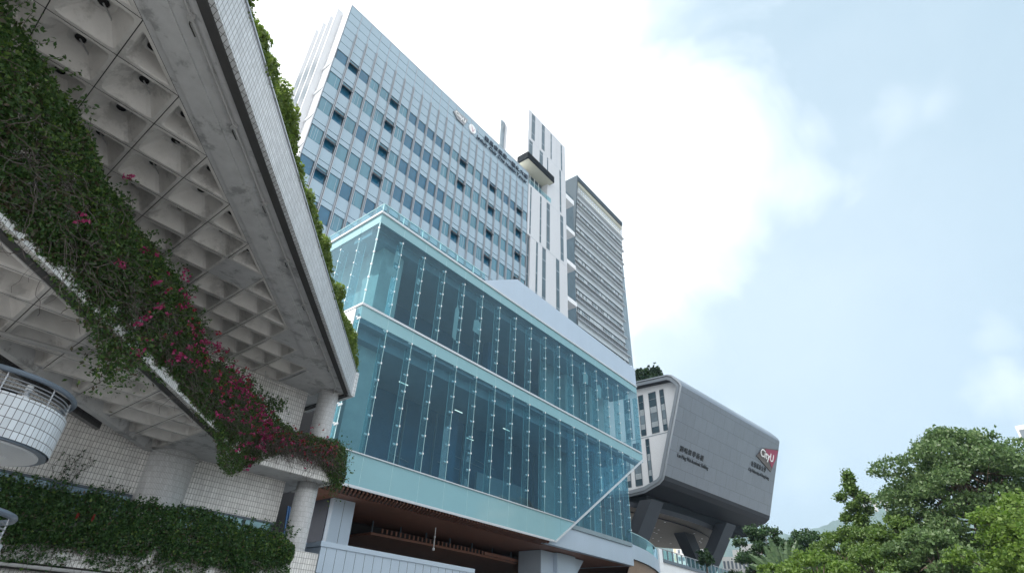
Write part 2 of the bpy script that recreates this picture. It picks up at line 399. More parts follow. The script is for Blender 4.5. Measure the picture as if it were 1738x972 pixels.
# hills far behind, a ridge rising to rocky peaks on the right
def hill_mesh():
    rng = random.Random(3); ks = [(-30, 9.0), (-12, 9.8), (-5, 10.4), (1, 11.2), (4, 11.0), (5.6, 11.4), (6.6, 11.8), (7.4, 12.15), (7.9, 12.0), (8.4, 11.3), (9.5, 10.7), (10.5, 10.2), (12, 9.85), (13, 9.3), (15, 9.3), (17, 9.9), (20, 10.3), (24, 9.9), (30, 8), (40, 6), (60, 5), (100, 3)]
    az = np.arange(-30, 100, .25); el = np.interp(az, [k[0] for k in ks], [k[1] for k in ks])
    el = el+np.array([.10*math.sin(a*3.1)+.07*math.sin(a*7.7+1)+.05*math.sin(a*17.3)+rng.uniform(-.03, .03) for a in az])
    m = M(); rows = 14; P = []
    for a, e in zip(az, el):
        top = 2600*math.tan(R_(e)); col = []
        for j in range(rows):
            t = j/(rows-1); d = 2600-1500*(1-t)
            z = -1.7+(top+1.7)*(t**1.25)*(1+.06*math.sin(a*1.9+j*1.3)*(1-t)); d2 = d+60*math.sin(a*2.3+j)*(1-t)
            col.append((d2*math.cos(R_(a)), d2*math.sin(R_(a)), z))
        P.append(col)
    for i in range(len(az)-1):
        for j in range(rows-1): m.face([P[i][j], P[i+1][j], P[i+1][j+1], P[i][j+1]][::-1], 'rock' if j > rows-4 and 5.9 < az[i] < 8.6 and (i*7+j*3) % 5 < 2 else 'hill')
    return m.build('hills', smooth=True)
tag(hill_mesh(), kind='structure')

# ================================================================ tiled building on the left
K = 1.275
tb = thing('tiled_building', 'white tiled concrete building with coffered undersides and diagonal parapets on the left', 'building', (4, 26, -1.7))
def waffle(poly, z0, x0, y0, clips, depth, rib, edge, name):
    """slab whose underside is a grid of coffers with a drain hole in each"""
    m = M(); xs = [p[0] for p in poly]; ys = [p[1] for p in poly]
    i0 = math.floor((min(xs)-x0)/K)-1; i1 = math.ceil((max(xs)-x0)/K)+1; j0 = math.floor((min(ys)-y0)/K)-1; j1 = math.ceil((max(ys)-y0)/K)+1
    cells = []
    for i in range(i0, i1):
        for j in range(j0, j1):
            c = [(x0+i*K, y0+j*K), (x0+(i+1)*K, y0+j*K), (x0+(i+1)*K, y0+(j+1)*K), (x0+i*K, y0+(j+1)*K)]
            full = c
            for a, b, cc in edge:
                full = clip(full, a, b, cc)
                if len(full) < 3: break
            if len(full) < 3 or abs(area(full)) < 1e-3: continue
            q = full
            for a, b, cc in clips:
                q = clip(q, a, b, cc)
                if len(q) < 3: break
            ok = len(q) >= 3 and abs(area(q)) > .25
            if not ok:
                m.face([(x, y, z0) for x, y in full[::-1]], 'concrete'); continue
            if abs(area(full))-abs(area(q)) > 1e-4:      # flat strip beyond the clipped cell
                cur = full
                for a, b, cc in clips:
                    r = clip(cur, -a, -b, -cc); cur = clip(cur, a, b, cc)
                    if len(r) >= 3 and abs(area(r)) > 1e-4: m.face([(x, y, z0) for x, y in (r if area(r) < 0 else r[::-1])], 'concrete')
            if area(q) < 0: q = q[::-1]
            A = inset(q, .010); B = inset(q, rib)
            if not B or len(B) != len(q) or len(A) != len(q): m.face([(x, y, z0) for x, y in q[::-1]], 'concrete'); continue
            g1 = [(*p, z0+.05) for p in q]; g2 = [(*p, z0+.05) for p in A]; g3 = [(*p, z0) for p in A]; g4 = [(*p, z0) for p in B]
            n = len(q)
            for k in range(n):
                l = (k+1) % n
                m.face([g1[l], g1[k], g2[k], g2[l]], 'groove'); m.face([g2[l], g2[k], g3[k], g3[l]], 'groove')
            S = soft(B, .13)
            # flat rib ring: polygon with corner fans
            for k in range(n):
                l = (k+1) % n; b = S[3*k+2]; c2 = S[(3*k+3) % (3*n)]
                m.face([g3[l], g3[k], (*b, z0), (*c2, z0)], 'coffer')
                m.face([g3[k], (*S[3*k], z0), (*S[3*k+1], z0)], 'coffer'); m.face([g3[k], (*S[3*k+1], z0), (*S[3*k+2], z0)], 'coffer')
            lip = soft(inset(B, .025) or B, .13); T = inset(B, .33)
            if T is None or len(T) != n: T = inset(B, .12)
            T = soft(T, .10) if T and len(T) == n else None
            if T is None: m.face([(x, y, z0+.1) for x, y in S[::-1]], 'coffer'); continue
            nn = len(S); zr = z0+.03; zt = z0+depth
            for k in range(nn):
                l = (k+1) % nn
                m.face([(*S[l], z0), (*S[k], z0), (*lip[k], zr), (*lip[l], zr)], 'coffer')
                m.face([(*lip[l], zr), (*lip[k], zr), (*T[k], zt), (*T[l], zt)], 'coffer')
            m.face([(x, y, zt) for x, y in T[::-1]], 'coffer')
            cx = sum(p[0] for p in T)/len(T); cy = sum(p[1] for p in T)/len(T); cells.append((cx, cy, zt, area(q)))
    o = m.build(name, tb)
    return o, cells
# upper storey slab
UZ = 10.0
upper_poly = [(-7, 26), (-7, .65), (14.55, 22.2), (14.55, 26)]
up_slab, cells = waffle(upper_poly, UZ, .15, 9.83, [(1, -1, -9.68), (1, 0, 11.62), (0, 1, 23.7)], .43, .085,
    [(1, -1, -7.65), (1, 0, 14.55), (0, 1, 27), (-1, 0, 7)], 'coffered_slab')
def drains(cells, parent, seed, z_off=.004):
    r = random.Random(seed); m = M(); c2 = M()
    for cx, cy, z, a in cells:
        rr = .1
        m.face([(cx+rr*math.cos(-t*math.pi/6), cy+rr*math.sin(-t*math.pi/6), z-z_off) for t in range(12)], 'black')
        m.cyl(cx, cy, rr+.012, z-.03, z, 'pipe', 12); m.cyl(cx, cy, rr, z-.03, z, 'black', 12, inner=True)
        if r.random() < .35 and a > 1:
            d = r.choice([(.28, .05), (.3, .2), (.24, .24)])
            c2.tube([(cx, cy, z-.05), (cx+d[0], cy+d[1], z-.06), (cx+d[0]*1.3, cy+d[1]*1.5, z-.1)], .018, 'pipe', 6)
        if r.random() < .2: c2.cyl(cx+.22, cy-.1, .035, z-.06, z, 'black', 8, cap='black')
    m.build('drain_holes', parent)
    if c2.f: c2.build('conduit_stubs', parent)
drains(cells, up_slab, 1)
s = M()      # body of the slab above the coffers, and the drip joint along its edge
s.prism([(-7, 26), (-7, .72), (14.48, 22.2), (14.48, 26)], UZ+.66, UZ+.8, 'concrete')
s.build('slab_deck', up_slab)
def diag_box(m, d0, d1, t0, t1, z0, z1, mtl):
    """box along the diagonal: x-y=-d, x from t0 to t1"""
    m.prism([(t0, t0+d0), (t1, t1+d0), (t1, t1+d1), (t0, t0+d1)], z0, z1, mtl)
fa = M(); diag_box(fa, 7.45, 7.63, -7, 14.6, 9.93, 11.15, 'tile_up'); fa.box(14.6, 14.78, 22.05, 26, 9.93, 11.15, 'tile_up')
upp = fa.build('tiled_parapet', tb)
cp = M(); diag_box(cp, 7.40, 7.9, -7, 14.65, 11.15, 11.2, 'alum'); cp.build('coping', upp)
dj = M(); diag_box(dj, 7.635, 7.92, -7, 14.35, 9.90, 9.985, 'groove'); dj.box(14.33, 14.54, 22.3, 26, 9.90, 9.985, 'groove'); dj.build('drip_joint', upp)
sb = M(); diag_box(sb, 8.75, 9.45, -6, 11.0, 9.955, 9.995, 'concrete'); sb.box(11.72, 11.9, 21.5, 23.6, 9.955, 9.995, 'concrete'); sb.build('soffit_rib', up_slab)
cd = M(); cd.tube([(-6, 2.25, 9.93), (13.4, 21.65, 9.93), (13.9, 22.5, 9.9)], .032, 'pipe'); 
for t in np.arange(-5, 13.5, 1.9):
    cd.box(t-.06, t+.06, t+8.25-.06, t+8.25+.06, 9.88, 9.99, 'pipe'); cd.tube([(t, t+8.25, 9.93), (t+.05, t+8.42, 9.93), (t+.25, t+8.62, 9.95)], .015, 'groove', 5)
cd.tube([(10.6, 22.9, 9.9), (10.75, 23.1, 9.7), (13.2, 23.2, 9.7), (13.3, 22.6, 9.9), (14.2, 22.3, 9.93)], .03, 'pipe'); cd.build('conduit', up_slab)
# lower storey slab
LZ = 5.85
lo_slab, cells = waffle([(-7, 26), (-7, 4), (14, 26)], LZ, .15, 14.65, [(1, -1, -12.1), (1, 0, 7.8), (0, 1, 23.7)], .43, .085,
    [(1, -1, -11.65), (1, 0, 10.25), (0, 1, 25), (-1, 1, 16.2), (-1, 0, 7)], 'lower_coffered_slab')
drains(cells, lo_slab, 2)
s = M(); s.prism([(-5.5, 6.3), (10.25, 22.05), (14.4, 22.05), (14.4, 27), (10.3, 26.5), (-5.5, 10.6)], LZ+.66, LZ+.8, 'concrete')
s.prism([(10.25, 22.05), (14.5, 22.05), (14.5, 26), (10.25, 26)], LZ, LZ+.2, 'concrete'); s.build('slab_deck', lo_slab)
fa = M(); diag_box(fa, 11.45, 11.64, -6, 10.3, 5.8, 7.0, 'tile'); fa.box(10.3, 14.55, 21.87, 22.04, 5.8, 7.0, 'tile'); fa.box(14.4, 14.58, 22.045, 25, 5.8, 7.0, 'tile')
lop = fa.build('planter_parapet', tb)
dj = M(); diag_box(dj, 11.645, 11.9, -6, 10.2, 5.76, 5.84, 'groove'); diag_box(dj, 15.95, 16.3, -5, 7.6, 5.7, 6.9, 'concrete'); dj.build('drip_joint', lop)
pp = M(); pp.tube([(-.8, 16.9, 5.7), (3.0, 16.25, 5.7), (3.15, 16.3, 5.95)], .06, 'pipe'); pp.build('drain_pipe', lo_slab); pp = M(); pp.tube([(6.7, 23.4, 5.6), (7.4, 22.9, 5.6), (9.2, 22.8, 5.6), (9.2, 23.3, 5.6)], .02, 'pipe', 6); pp.build('conduit', lo_slab)
# walls
wl = M(); wl.box(3.2, 13.3, 23.7, 24.0, 4.17, 6.6, 'tile'); wl.box(-9, 13.3, 23.85, 24.15, -1.7, 3.35, 'tile'); wl.box(-9, 3.2, 23.7, 24.0, 4.17, 5.8, 'tile')
wl.box(13.1, 13.3, 24.02, 28, -1.7, 10.5, 'tile'); wl.box(7.3, 13.3, 23.7, 24.01, 6.6, 10.5, 'tile'); wl.box(-9, 7.3, 23.72, 24.01, 6.6, 10.5, 'tile')
wl.build('tiled_wall', tb)
wd = M(); diag_box(wd, 17.4, 17.7, -6, 5.6, 5.86, 10.3, 'tile_dark'); wd.build('dark_tiled_wall', tb)
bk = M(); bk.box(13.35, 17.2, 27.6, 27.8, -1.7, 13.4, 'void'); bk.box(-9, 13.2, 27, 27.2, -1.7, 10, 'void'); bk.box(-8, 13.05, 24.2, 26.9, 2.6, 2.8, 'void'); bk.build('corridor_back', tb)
pr = M(); pr.cyl(8.5, 23.9, .88, -1.7, 5.84, 'tile_small', 40, cap='concrete'); pr.build('round_pier', tb)
for z0, z1 in ((7.0, 9.99), (3.05, 5.84)):
    c = M(); c.cyl(13.95, 22.95, .46, z0-1.5 if z0 > 6 else z0-2, z1, 'tile_small', 40, cap='concrete'); c.build('round_column', tb)
# window bands under the wall
for x0, x1 in ((-9, 7.62), (9.4, 13.25)):
    n = max(1, round((x1-x0)/1.15)); fr = M(); fr.box(x0, x1, 23.72, 23.84, 4.10, 4.168, 'frame_dark'); fr.box(x0, x1, 23.72, 23.84, 3.35, 3.42, 'frame_dark')
    for k in range(n+1): xx = x0+(x1-x0)*k/n; fr.box(max(x0, xx-.04), min(x1, xx+.04), 23.72, 23.84, 3.42, 4.10, 'frame_dark')
    f = fr.build('window_band', tb); gl = M()
    for k in range(n): xx = x0+(x1-x0)*k/n; gl.box(xx+.045, xx+(x1-x0)/n-.045, 23.78, 23.82, 3.42, 4.1, 'frost' if x0 > 8 else ('win_teal' if k % 3 else 'win_blue'))
    gl.build('panes', f)
# lowest parapet with the hedge planter
lp = M(); lp.box(-9, 14.5, 21.9, 22.1, 1.6, 3.03, 'tile'); lp.box(14.3, 14.5, 22.11, 24.5, 1.6, 3.03, 'tile'); lp.box(-9, 14.5, 22.1, 23.84, 1.9, 2.2, 'concrete')
lp = lp.build('planter_parapet', tb)
e = M(); e.box(-9, 14.4, 21.98, 23.8, 1.42, 1.59, 'groove'); e.box(-9, 14.6, 22.3, 22.5, -1.7, 1.5, 'tile'); e.tube([(-9, 21.85, 1.5), (14, 21.85, 1.5)], .05, 'pipe'); e.build('gutter', lp)
# notice boards in the corridor, small ladder
nbt = thing('notice_board', 'small pale notice board with red lettering in the gap beside the lower round column', 'notice board', (13.6, 26, 4.4))
b = M(); b.box(13.35, 14.5, 26, 26.05, 5.05, 5.4, 'white'); b.box(13.35, 14.1, 26, 26.05, 4.55, 4.8, 'white'); b.build('panel', nbt)
b = M()
for r in range(3):
    for k in range(8): b.box(13.42+k*.13, 13.50+k*.13, 25.985, 25.998, 5.1+r*.09, 5.15+r*.09, 'red')
b.build('red_characters', nbt)

# ---------------------------------------------------------------- curved balconies
def balcony(cx, cy, R, z, label):
    t = thing('curved_balcony', label, 'balcony', (cx, cy, z), 'curved tiled stair balconies')
    p = M(); p.cyl(cx, cy, R, z, z+.80, 'tile_bal', 72); p.cyl(cx, cy, R-.14, z, z+.80, 'concrete', 72, inner=True)
    for k in range(72):
        a0, a1 = 2*math.pi*k/72, 2*math.pi*(k+1)/72
        p.face([(cx+(R-.14)*math.cos(a0), cy+(R-.14)*math.sin(a0), z+.8), (cx+R*math.cos(a0), cy+R*math.sin(a0), z+.8), (cx+R*math.cos(a1), cy+R*math.sin(a1), z+.8), (cx+(R-.14)*math.cos(a1), cy+(R-.14)*math.sin(a1), z+.8)], 'white')
    p.build('parapet', t)
    f = M(); f.cyl(cx, cy, R-.04, z-.03, z+.1, 'steelblue', 72, cap='steelblue'); f.cyl(cx, cy, R-.17, z-.06, z-.02, 'white', 72, cap='white'); f.build('floor_slab', t)
    d = M(); d.cyl(cx-.72, cy-.5, .62, z-1.5, z-.06, 'white', 40, cap='concrete'); d.build('drum', t)
    c = M(); c.tube([(cx-.2, cy-1.2, z-.09), (cx+.9, cy-.1, z-.09), (cx+.85, cy+.1, z-.09)], .012, 'white', 5); c.build('conduit', t)
    ring = lambda r, zz, rr, mm, m_: m_.tube([(cx+r*math.cos(2*math.pi*k/72), cy+r*math.sin(2*math.pi*k/72), zz) for k in range(73)], rr, mm, 8)
    h = M(); ring(R-.02, z+1.22, .055, 'steelblue', h); h.build('handrail', t)
    r = M()
    for q in range(4): ring(R-.08, z+.87+q*.075, .014, 'steel', r)
    r.build('rails', t)
    for k in range(10):
        a = 2*math.pi*k/10+.35; ps = M()
        ps.cyl(cx+(R-.08)*math.cos(a), cy+(R-.08)*math.sin(a), .014, z+.78, z+1.2, 'steel', 6); ps.build('post', t)
    l = M(); a = -1.2; lx, ly = cx+(R-.2)*math.cos(a), cy+(R-.2)*math.sin(a)
    l.cyl(lx, ly, .06, z+.75, z+.9, 'white', 16, cap='white'); l.cyl(lx, ly, .045, z+.9, z+1.0, 'steel', 16, cap='steel'); l.cyl(lx, ly, .06, z+1.0, z+1.1, 'white', 16, cap='white'); l.build('lamp', t)
balcony(1.55, 15.75, 1.6, 3.05, 'upper round balcony clad in pale blue-white tiles under the coffered slab')
balcony(1.12, 13.9, 1.6, .40, 'lower round balcony cut by the left edge of the picture beside the hedge')
# ================================================================ glass hall
Yg = 28.0; X0 = 17.97; BW = 2.28
hall = thing('glass_hall', 'teal glass box hall with frosted bands and white trims cantilevered over a timber soffit', 'building', (37, 36, -1.7))
xs = [X0+BW*k for k in range(18)]
def dz(x): return 7.55+(x-39.9)*.632
def lim(poly): return clip(poly, .632, -1, .632*39.9-7.55)
bands = [('frosted_panel', 7.62, 9.40, 'frost'), ('glass_panel', 9.48, 17.80, 'glass'), ('frosted_panel', 17.84, 18.72, 'frost'), ('glass_panel', 18.92, 25.78, 'glass'), ('frosted_panel', 25.82, 26.62, 'frost')]
front = lambda u, v, w_: (u, Yg+w_, v)
def zig(k0, k1): return range(k0, k1)
for nm, z0, z1, mt in bands:
    for k in range(17):
        q = [(xs[k]+.012, z0), (xs[k+1]-.012, z0), (xs[k+1]-.012, z1), (xs[k]+.012, z1)]
        if z1 < 18.5: q = lim(q)
        if len(q) < 3 or abs(area(q)) < .02: continue
        m = M()
        if mt == 'glass': 
            qq = q if area(q) > 0 else q[::-1]; m.face([(u, Yg, v) for u, v in qq], mt)
        else: m.sheet(q, .05, mt, front)
        m.build(nm, hall)
# left face of the hall
sf = lambda u, v, w_: (X0+w_, u, v)
ys = [Yg+.02, 30.25, 32.5, 34.75, 37]
for k in range(4):
    m = M(); m.face([(X0, ys[k+1]-.012, 18.92), (X0, ys[k]+.012, 18.92), (X0, ys[k]+.012, 25.78), (X0, ys[k+1]-.012, 25.78)], 'glass'); m.build('glass_panel', hall)
    m = M(); m.box(X0, X0+.05, ys[k]+.012, ys[k+1]-.012, 25.82, 26.62, 'frost'); m.build('frosted_panel', hall)
m = M(); m.face([(X0, 28.6, 9.48), (X0, 28.02, 9.48), (X0, 28.02, 18.6), (X0, 28.6, 18.6)], 'glass'); m.build('glass_panel', hall)
m = M(); m.box(X0-.06, X0+.2, 28.62, 37, 7.6, 18.7, 'white'); m.build('white_side_wall', hall)
# white trims
t = M()
for z0, z1, d in ((26.62, 26.80, .12), (18.74, 18.90, .1)):
    t.box(X0-d, 56.72, Yg-d, Yg+.02, z0, z1, 'trim'); t.box(X0-d, X0+.02, Yg+.02, 37, z0, z1, 'trim')
for z0, z1 in ((9.40, 9.47), (7.46, 7.61)):
    xe = 39.9+(z0-7.55)/.632; t.box(X0-.1, xe, Yg-.1, Yg+.02, z0, z1, 'trim')
n_ = math.hypot(1, .632)
t.sheet([(39.75, 7.46), (39.98, 7.46), (56.72, 18.06), (56.72, 18.26)], .14, 'trim', lambda u, v, w_: (u, Yg-.12+w_, v))
t.build('white_trim', hall)
# fins with their clamps
NC = [0]
def fin(x, z0, z1, zs, yo=Yg, axis='x'):
    m = M()
    if axis == 'x':
        m.face([(x, yo+.06, z0), (x, yo+.62, z0), (x, yo+.62, z1), (x, yo+.06, z1)], 'fin'); m.box(x-.012, x+.012, yo+.62, yo+.645, z0, z1, 'edge'); m.box(x-.012, x+.012, yo-.012, yo+.03, z0, z1, 'edge')
    else:
        m.face([(X0+.06, x, z0), (X0+.62, x, z0), (X0+.62, x, z1), (X0+.06, x, z1)], 'fin'); m.box(X0+.62, X0+.645, x-.012, x+.012, z0, z1, 'edge'); m.box(X0-.012, X0+.03, x-.012, x+.012, z0, z1, 'edge')
    f = m.build('glass_fin', hall); c = M()
    for z in zs:
        NC[0] += 1
        if NC[0] <= 100: c = M()
        if axis == 'x':
            c.box(x-.045, x+.045, yo-.05, yo-.005, z-.06, z+.06, 'white'); c.box(x-.02, x+.02, yo+.03, yo+.30, z-.07, z+.05, 'trim'); c.box(x-.24, x-.05, yo+.05, yo+.1, z-.05, z+.05, 'white')
        else:
            c.box(X0-.05, X0-.005, x-.045, x+.045, z-.06, z+.06, 'white'); c.box(X0+.05, X0+.25, x-.02, x+.02, z-.06, z+.05, 'white')
        if NC[0] <= 100: c.build('clamp', f); c = M()
    if c.f: tag(c.build('clamps', f), kind='stuff')
for k in range(0, 18):
    x = xs[k]-(.02 if k == 17 else 0)
    if k: fin(x, 18.92, 25.4, [25.25-1.07*j for j in range(6)])
    zb = max(9.5, dz(x)+.35)
    if zb < 17: fin(x, zb, 17.78, [17.8-1.183*j for j in range(8) if 17.8-1.183*j > zb+.1])
m = M(); m.box(X0-.03, X0+.03, Yg-.03, Yg+.03, 18.92, 25.8, 'edge'); m.build('corner_joint', hall)
for j in range(6): c = M(); c.box(X0-.08, X0+.02, Yg-.08, Yg+.02, 25.19-1.07*j, 25.31-1.07*j, 'white'); c.build('corner_clamp', hall)
for y in ys[1:4]: fin(y, 18.92, 25.4, [25.25-1.07*j for j in range(6)], axis='y')
# vertical joints of the frosted bands
j = M()
for x in xs[1:17]:
    for z0, z1 in ((7.62, 9.4), (17.84, 18.72), (25.82, 26.62)):
        if z1 < 17 and dz(x) > z0: continue
        j = M(); j.box(x-.011, x+.011, Yg+.006, Yg+.03, z0, z1, 'edge'); j.build('band_joint', hall)
# second glazed wall behind the slanting edge
for k in range(6):
    a, b = 42.6+1.9*k, 42.6+1.9*(k+1)
    q = [(a+.01, 9.36), (b-.01, 9.36), (b-.01, 17.6), (a+.01, 17.6)]
    m = M(); m.face([(u, 28.6, v) for u, v in q], 'glass'); m.build('glass_panel', hall)
    fin(b, 9.36, 17.6, [10.6+1.2*i for i in range(6)], yo=28.6)
m = M(); m.face([(54.0, 28.6, 9.36), (54.0, 36, 9.36), (54.0, 36, 17.6), (54.0, 28.6, 17.6)], 'glass'); m.build('glass_panel', hall)
m = M(); m.sheet([(39.3, 7.36), (53.8, 7.36), (53.8, 9.34), (43.2, 9.34)], .5, 'clad', lambda u, v, w_: (u, 28.45+w_, v)); m.box(53.3, 53.8, 28.96, 36, 7.36, 9.34, 'clad'); m.build('grey_beam', hall)
# roof, upstand and glass balustrade
m = M(); m.box(X0+.1, 56.6, Yg+.1, 43, 26.45, 26.6, 'clad'); m.build('roof', hall)
m = M(); m.sheet([(29.2, 26.81), (56.72, 26.81), (56.72, 29.0), (33.87, 29.5)], .25, 'clad', lambda u, v, w_: (u, Yg-.02+w_, v))
m.prism([(29.25, 28.24), (33.8, 28.24), (33.8, 34)], 26.82, 26.9, 'clad')
m.sheet([(28.24, 26.82), (40, 26.82), (40, 29.45), (28.24, 29.45)], .2, 'clad', lambda u, v, w_: (56.5+w_, u, v)); m.build('roof_upstand', hall)
for k in range(6):
    x = 18.1+k*2.0
    m = M(); m.face([(x, 28.15, 26.82), (min(x+1.97, 29.6), 28.15, 26.82), (min(x+1.97, 29.6), 28.15, 27.72), (x, 28.15, 27.72)], 'rail'); m.build('balustrade_panel', hall)
for k in range(4):
    y = 28.2+k*2.1
    m = M(); m.face([(18.1, y, 26.82), (18.1, y+2.07, 26.82), (18.1, y+2.07, 27.72), (18.1, y, 27.72)], 'rail'); m.build('balustrade_panel', hall)
m = M(); m.box(18.06, 29.6, 28.12, 28.18, 27.72, 27.76, 'edge'); m.box(18.06, 18.12, 28.19, 36.6, 27.72, 27.76, 'edge')
for k in range(24): m.box(18.4+k*.48, 18.75+k*.48, 28.4, 28.42, 26.95, 27.35, 'fin') if k < 22 else None
for k in range(6): m.box(18.1+k*2.0-.02, 18.1+k*2.0+.02, 28.16, 28.22, 26.82, 27.7, 'edge')
m.build('balustrade_rail', hall)
# interior
m = M(); m.box(21, 56, 36, 36.2, 9.4, 26.4, 'inside'); m.box(X0+.3, 53, Yg+.9, 40, 17.75, 18.6, 'ceil'); m.box(X0+.3, 53.5, Yg+.3, 40, 9.0, 9.35, 'ceil'); m.box(X0+.3, 56.4, Yg+.9, 40, 25.9, 26.4, 'ceil'); m.build('interior_slabs', hall)
m = M(); m.sheet([(X0+.1, 17.76), (56.4, 17.76), (56.4, 17.6), (X0+.1, 17.6)], .7, 'ceil', lambda u, v, w_: (u, Yg+.2+w_, v)); 
m.prism([(X0+.2, 28.9), (53, 28.9), (53, 31.5), (X0+.2, 31.5)], 16.9, 17.74, 'ceil'); m.prism([(X0+.2, 29.1), (56, 29.1), (56, 31.2), (X0+.2, 31.2)], 25.3, 25.88, 'ceil'); m.build('ceiling_bulkhead', hall)
for x, y, w2, z0, z1, mt in ((19.3, 29.6, 1.9, 9.4, 17.4, 'inside_pale'), (19.8, 29.6, 2.0, 18.6, 25.5, 'inside_pale'), (46.2, 31, 1.4, 18.6, 25.2, 'inside_pale'), (50.3, 30.6, 1.2, 18.6, 25.2, 'inside_pale'), (47.3, 31.4, 1.2, 9.4, 16.8, 'inside_pale'), (51, 31, 1.2, 9.4, 16.8, 'inside_pale'), (32, 33, .8, 9.4, 16.9, 'inside'), (36, 33, .8, 18.6, 25.3, 'inside')):
    m = M(); m.box(x, x+w2, y, y+w2, z0, z1, mt); m.build('interior_column', hall)
m = M(); m.box(43, 55.9, 32, 32.2, 18.6, 25.9, 'inside_pale'); m.box(44, 53.4, 32.3, 32.5, 9.4, 17.7, 'inside_pale'); m.box(37, 43.9, 34.3, 34.5, 9.4, 13.2, 'ceil'); m.box(20.2, 20.4, 31.2, 36, 18.6, 25.9, 'inside_pale'); m.build('partition_reflection_panel', hall)  # pale right-hand panels stand in for reflections in the glass
for (lx, ly, lz) in [(24.7, 31.5, 16.6), (22.8, 33.0, 16.2), (31.3, 32.0, 16.6), (37.0, 31.5, 16.6), (34.5, 33.5, 15.4)]:
    m = M(); m.box(lx, lx+.9, ly, ly+.06, lz, lz+.05, 'lamp'); m.build('tube_light', hall)
m = M()
r5 = random.Random(5)
for q in range(14):
    x = r5.uniform(21, 44); z = r5.choice([r5.uniform(10, 16), r5.uniform(19.5, 25)]); m.tube([(x, 35.8, z), (x+r5.uniform(1, 5), 35.8, z-r5.uniform(0, .3))], .03, 'ceil', 5)
for q in range(9): x = 22+q*3.6; m.box(x, x+.08, 35.7, 35.9, 9.4, 17.5, 'ceil')
m.tube([(20, 32, 19.3), (44, 32, 19.3)], .04, 'ceil'); m.tube([(20, 32, 10.4), (48, 32, 10.4)], .04, 'ceil'); m.build('interior_rails', hall)
for (x, z, a, b) in ((20.0, 23.9, .45, 1.1), (19.8, 22.5, .9, .8), (26.6, 21.5, .5, 3.2), (29.0, 22.2, .9, 1.3), (22.3, 23.0, .3, .6), (45.6, 23.8, 1.0, 1.3), (48.2, 23.2, 1.0, 1.6)):
    m = M(); m.sheet([(x-a*.5, z-b*.45), (x+a*.35, z-b*.5), (x+a*.5, z+b*.3), (x+a*.1, z+b*.5), (x-a*.42, z+b*.35)], .006, 'inside_pale', lambda u, v, w_: (u, Yg+.07+w_, v)); m.build('protective_sheet', hall)
# timber soffit and what hangs from it
so_ = M(); so_.prism([(X0+.15, 29.45), (40, 29.45), (40, 28.97), (53.9, 28.97), (92, 38), (95, 46), (X0+.15, 46)], 7.37, 7.42, 'wood')
so_.prism([(X0+.15, 28.05), (40, 28.05), (40, 29.44), (X0+.15, 29.44)], 7.60, 7.64, 'void'); so_.build('timber_soffit', hall)
sl_ = M()
for k in range(78):
    x = 17.6+k*.285
    a = [(x, 28.12), (x+.10, 28.12), (x+.85, 29.42), (x+.75, 29.42)]
    a = clip(a, -1, 0, -(X0+.1)); a = clip(a, 1, 0, 46) if len(a) > 2 else a
    if x > 39.3: continue
    if len(a) >= 3: sl_.prism(a, 7.36, 7.515, 'wood_light' if k % 7 else 'wood')
sl_.build('timber_slats', hall)
m = M(); m.prism([(26, 33.6), (31, 33.3), (36, 33.2), (40, 33.4), (44.5, 34.0), (50, 34.2), (50, 46), (26, 46)], 6.35, 6.5, 'wood'); m.build('dropped_ceiling', hall)
m = M()
for k in range(26): m = M(); m.box(26.6+k*.42, 26.72+k*.42, 33.2, 33.26, 6.5, 6.78, 'wood_light'); m.build('slat_end', hall)
for k in range(7): a = 37.3+k*1.8; m = M(); m.box(a, a+1.79, 33.1+k*.13, 33.2+k*.13, 6.5, 6.72, 'wood_light'); m.build('timber_edge', hall)
m = M()
for k in range(9): x = 26.5+k*2.6; m.box(x, x+.08, 34.2, 34.3, 6.5, 7.5, 'frame_dark')
m.box(25, 50, 36, 36.2, 6.5, 7.5, 'void'); m.build('ceiling_hangers', hall)
m = M(); m.cyl(30.5, 32, .035, 5.9, 7.5, 'white', 8, cap='white'); m.cyl(30.5, 32, .09, 5.85, 6.02, 'white', 10, cap='white'); m.cyl(30.5, 32, .07, 6.7, 6.8, 'white', 10, cap='white'); m.build('hanging_rod', hall)
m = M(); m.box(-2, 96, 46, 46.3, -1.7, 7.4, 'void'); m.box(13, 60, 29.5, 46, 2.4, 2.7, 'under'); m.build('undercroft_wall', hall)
m = M(); m.box(20.5, 22.05, 30.5, 30.9, 2.5, 7.35, 'clad'); m.box(20.45, 20.6, 30.91, 45, 2.5, 7.35, 'navy'); m.box(21.26, 21.28, 30.494, 30.5, 2.6, 7.3, 'groove'); m.box(20.5, 22.05, 30.492, 30.499, 4.35, 4.375, 'groove'); m.build('clad_pier', hall)
m = M(); m.box(43.4, 46.2, 30.2, 33, -1.7, 7.3, 'clad'); m.box(41.6, 43.38, 30.6, 33, -1.7, 7.3, 'clad'); m.sheet([(46.2, 5.2), (46.2, 7.25), (48.2, 7.25)], .8, 'clad', lambda u, v, w_: (u, 30.6+w_, v)); m.build('clad_pier', hall)

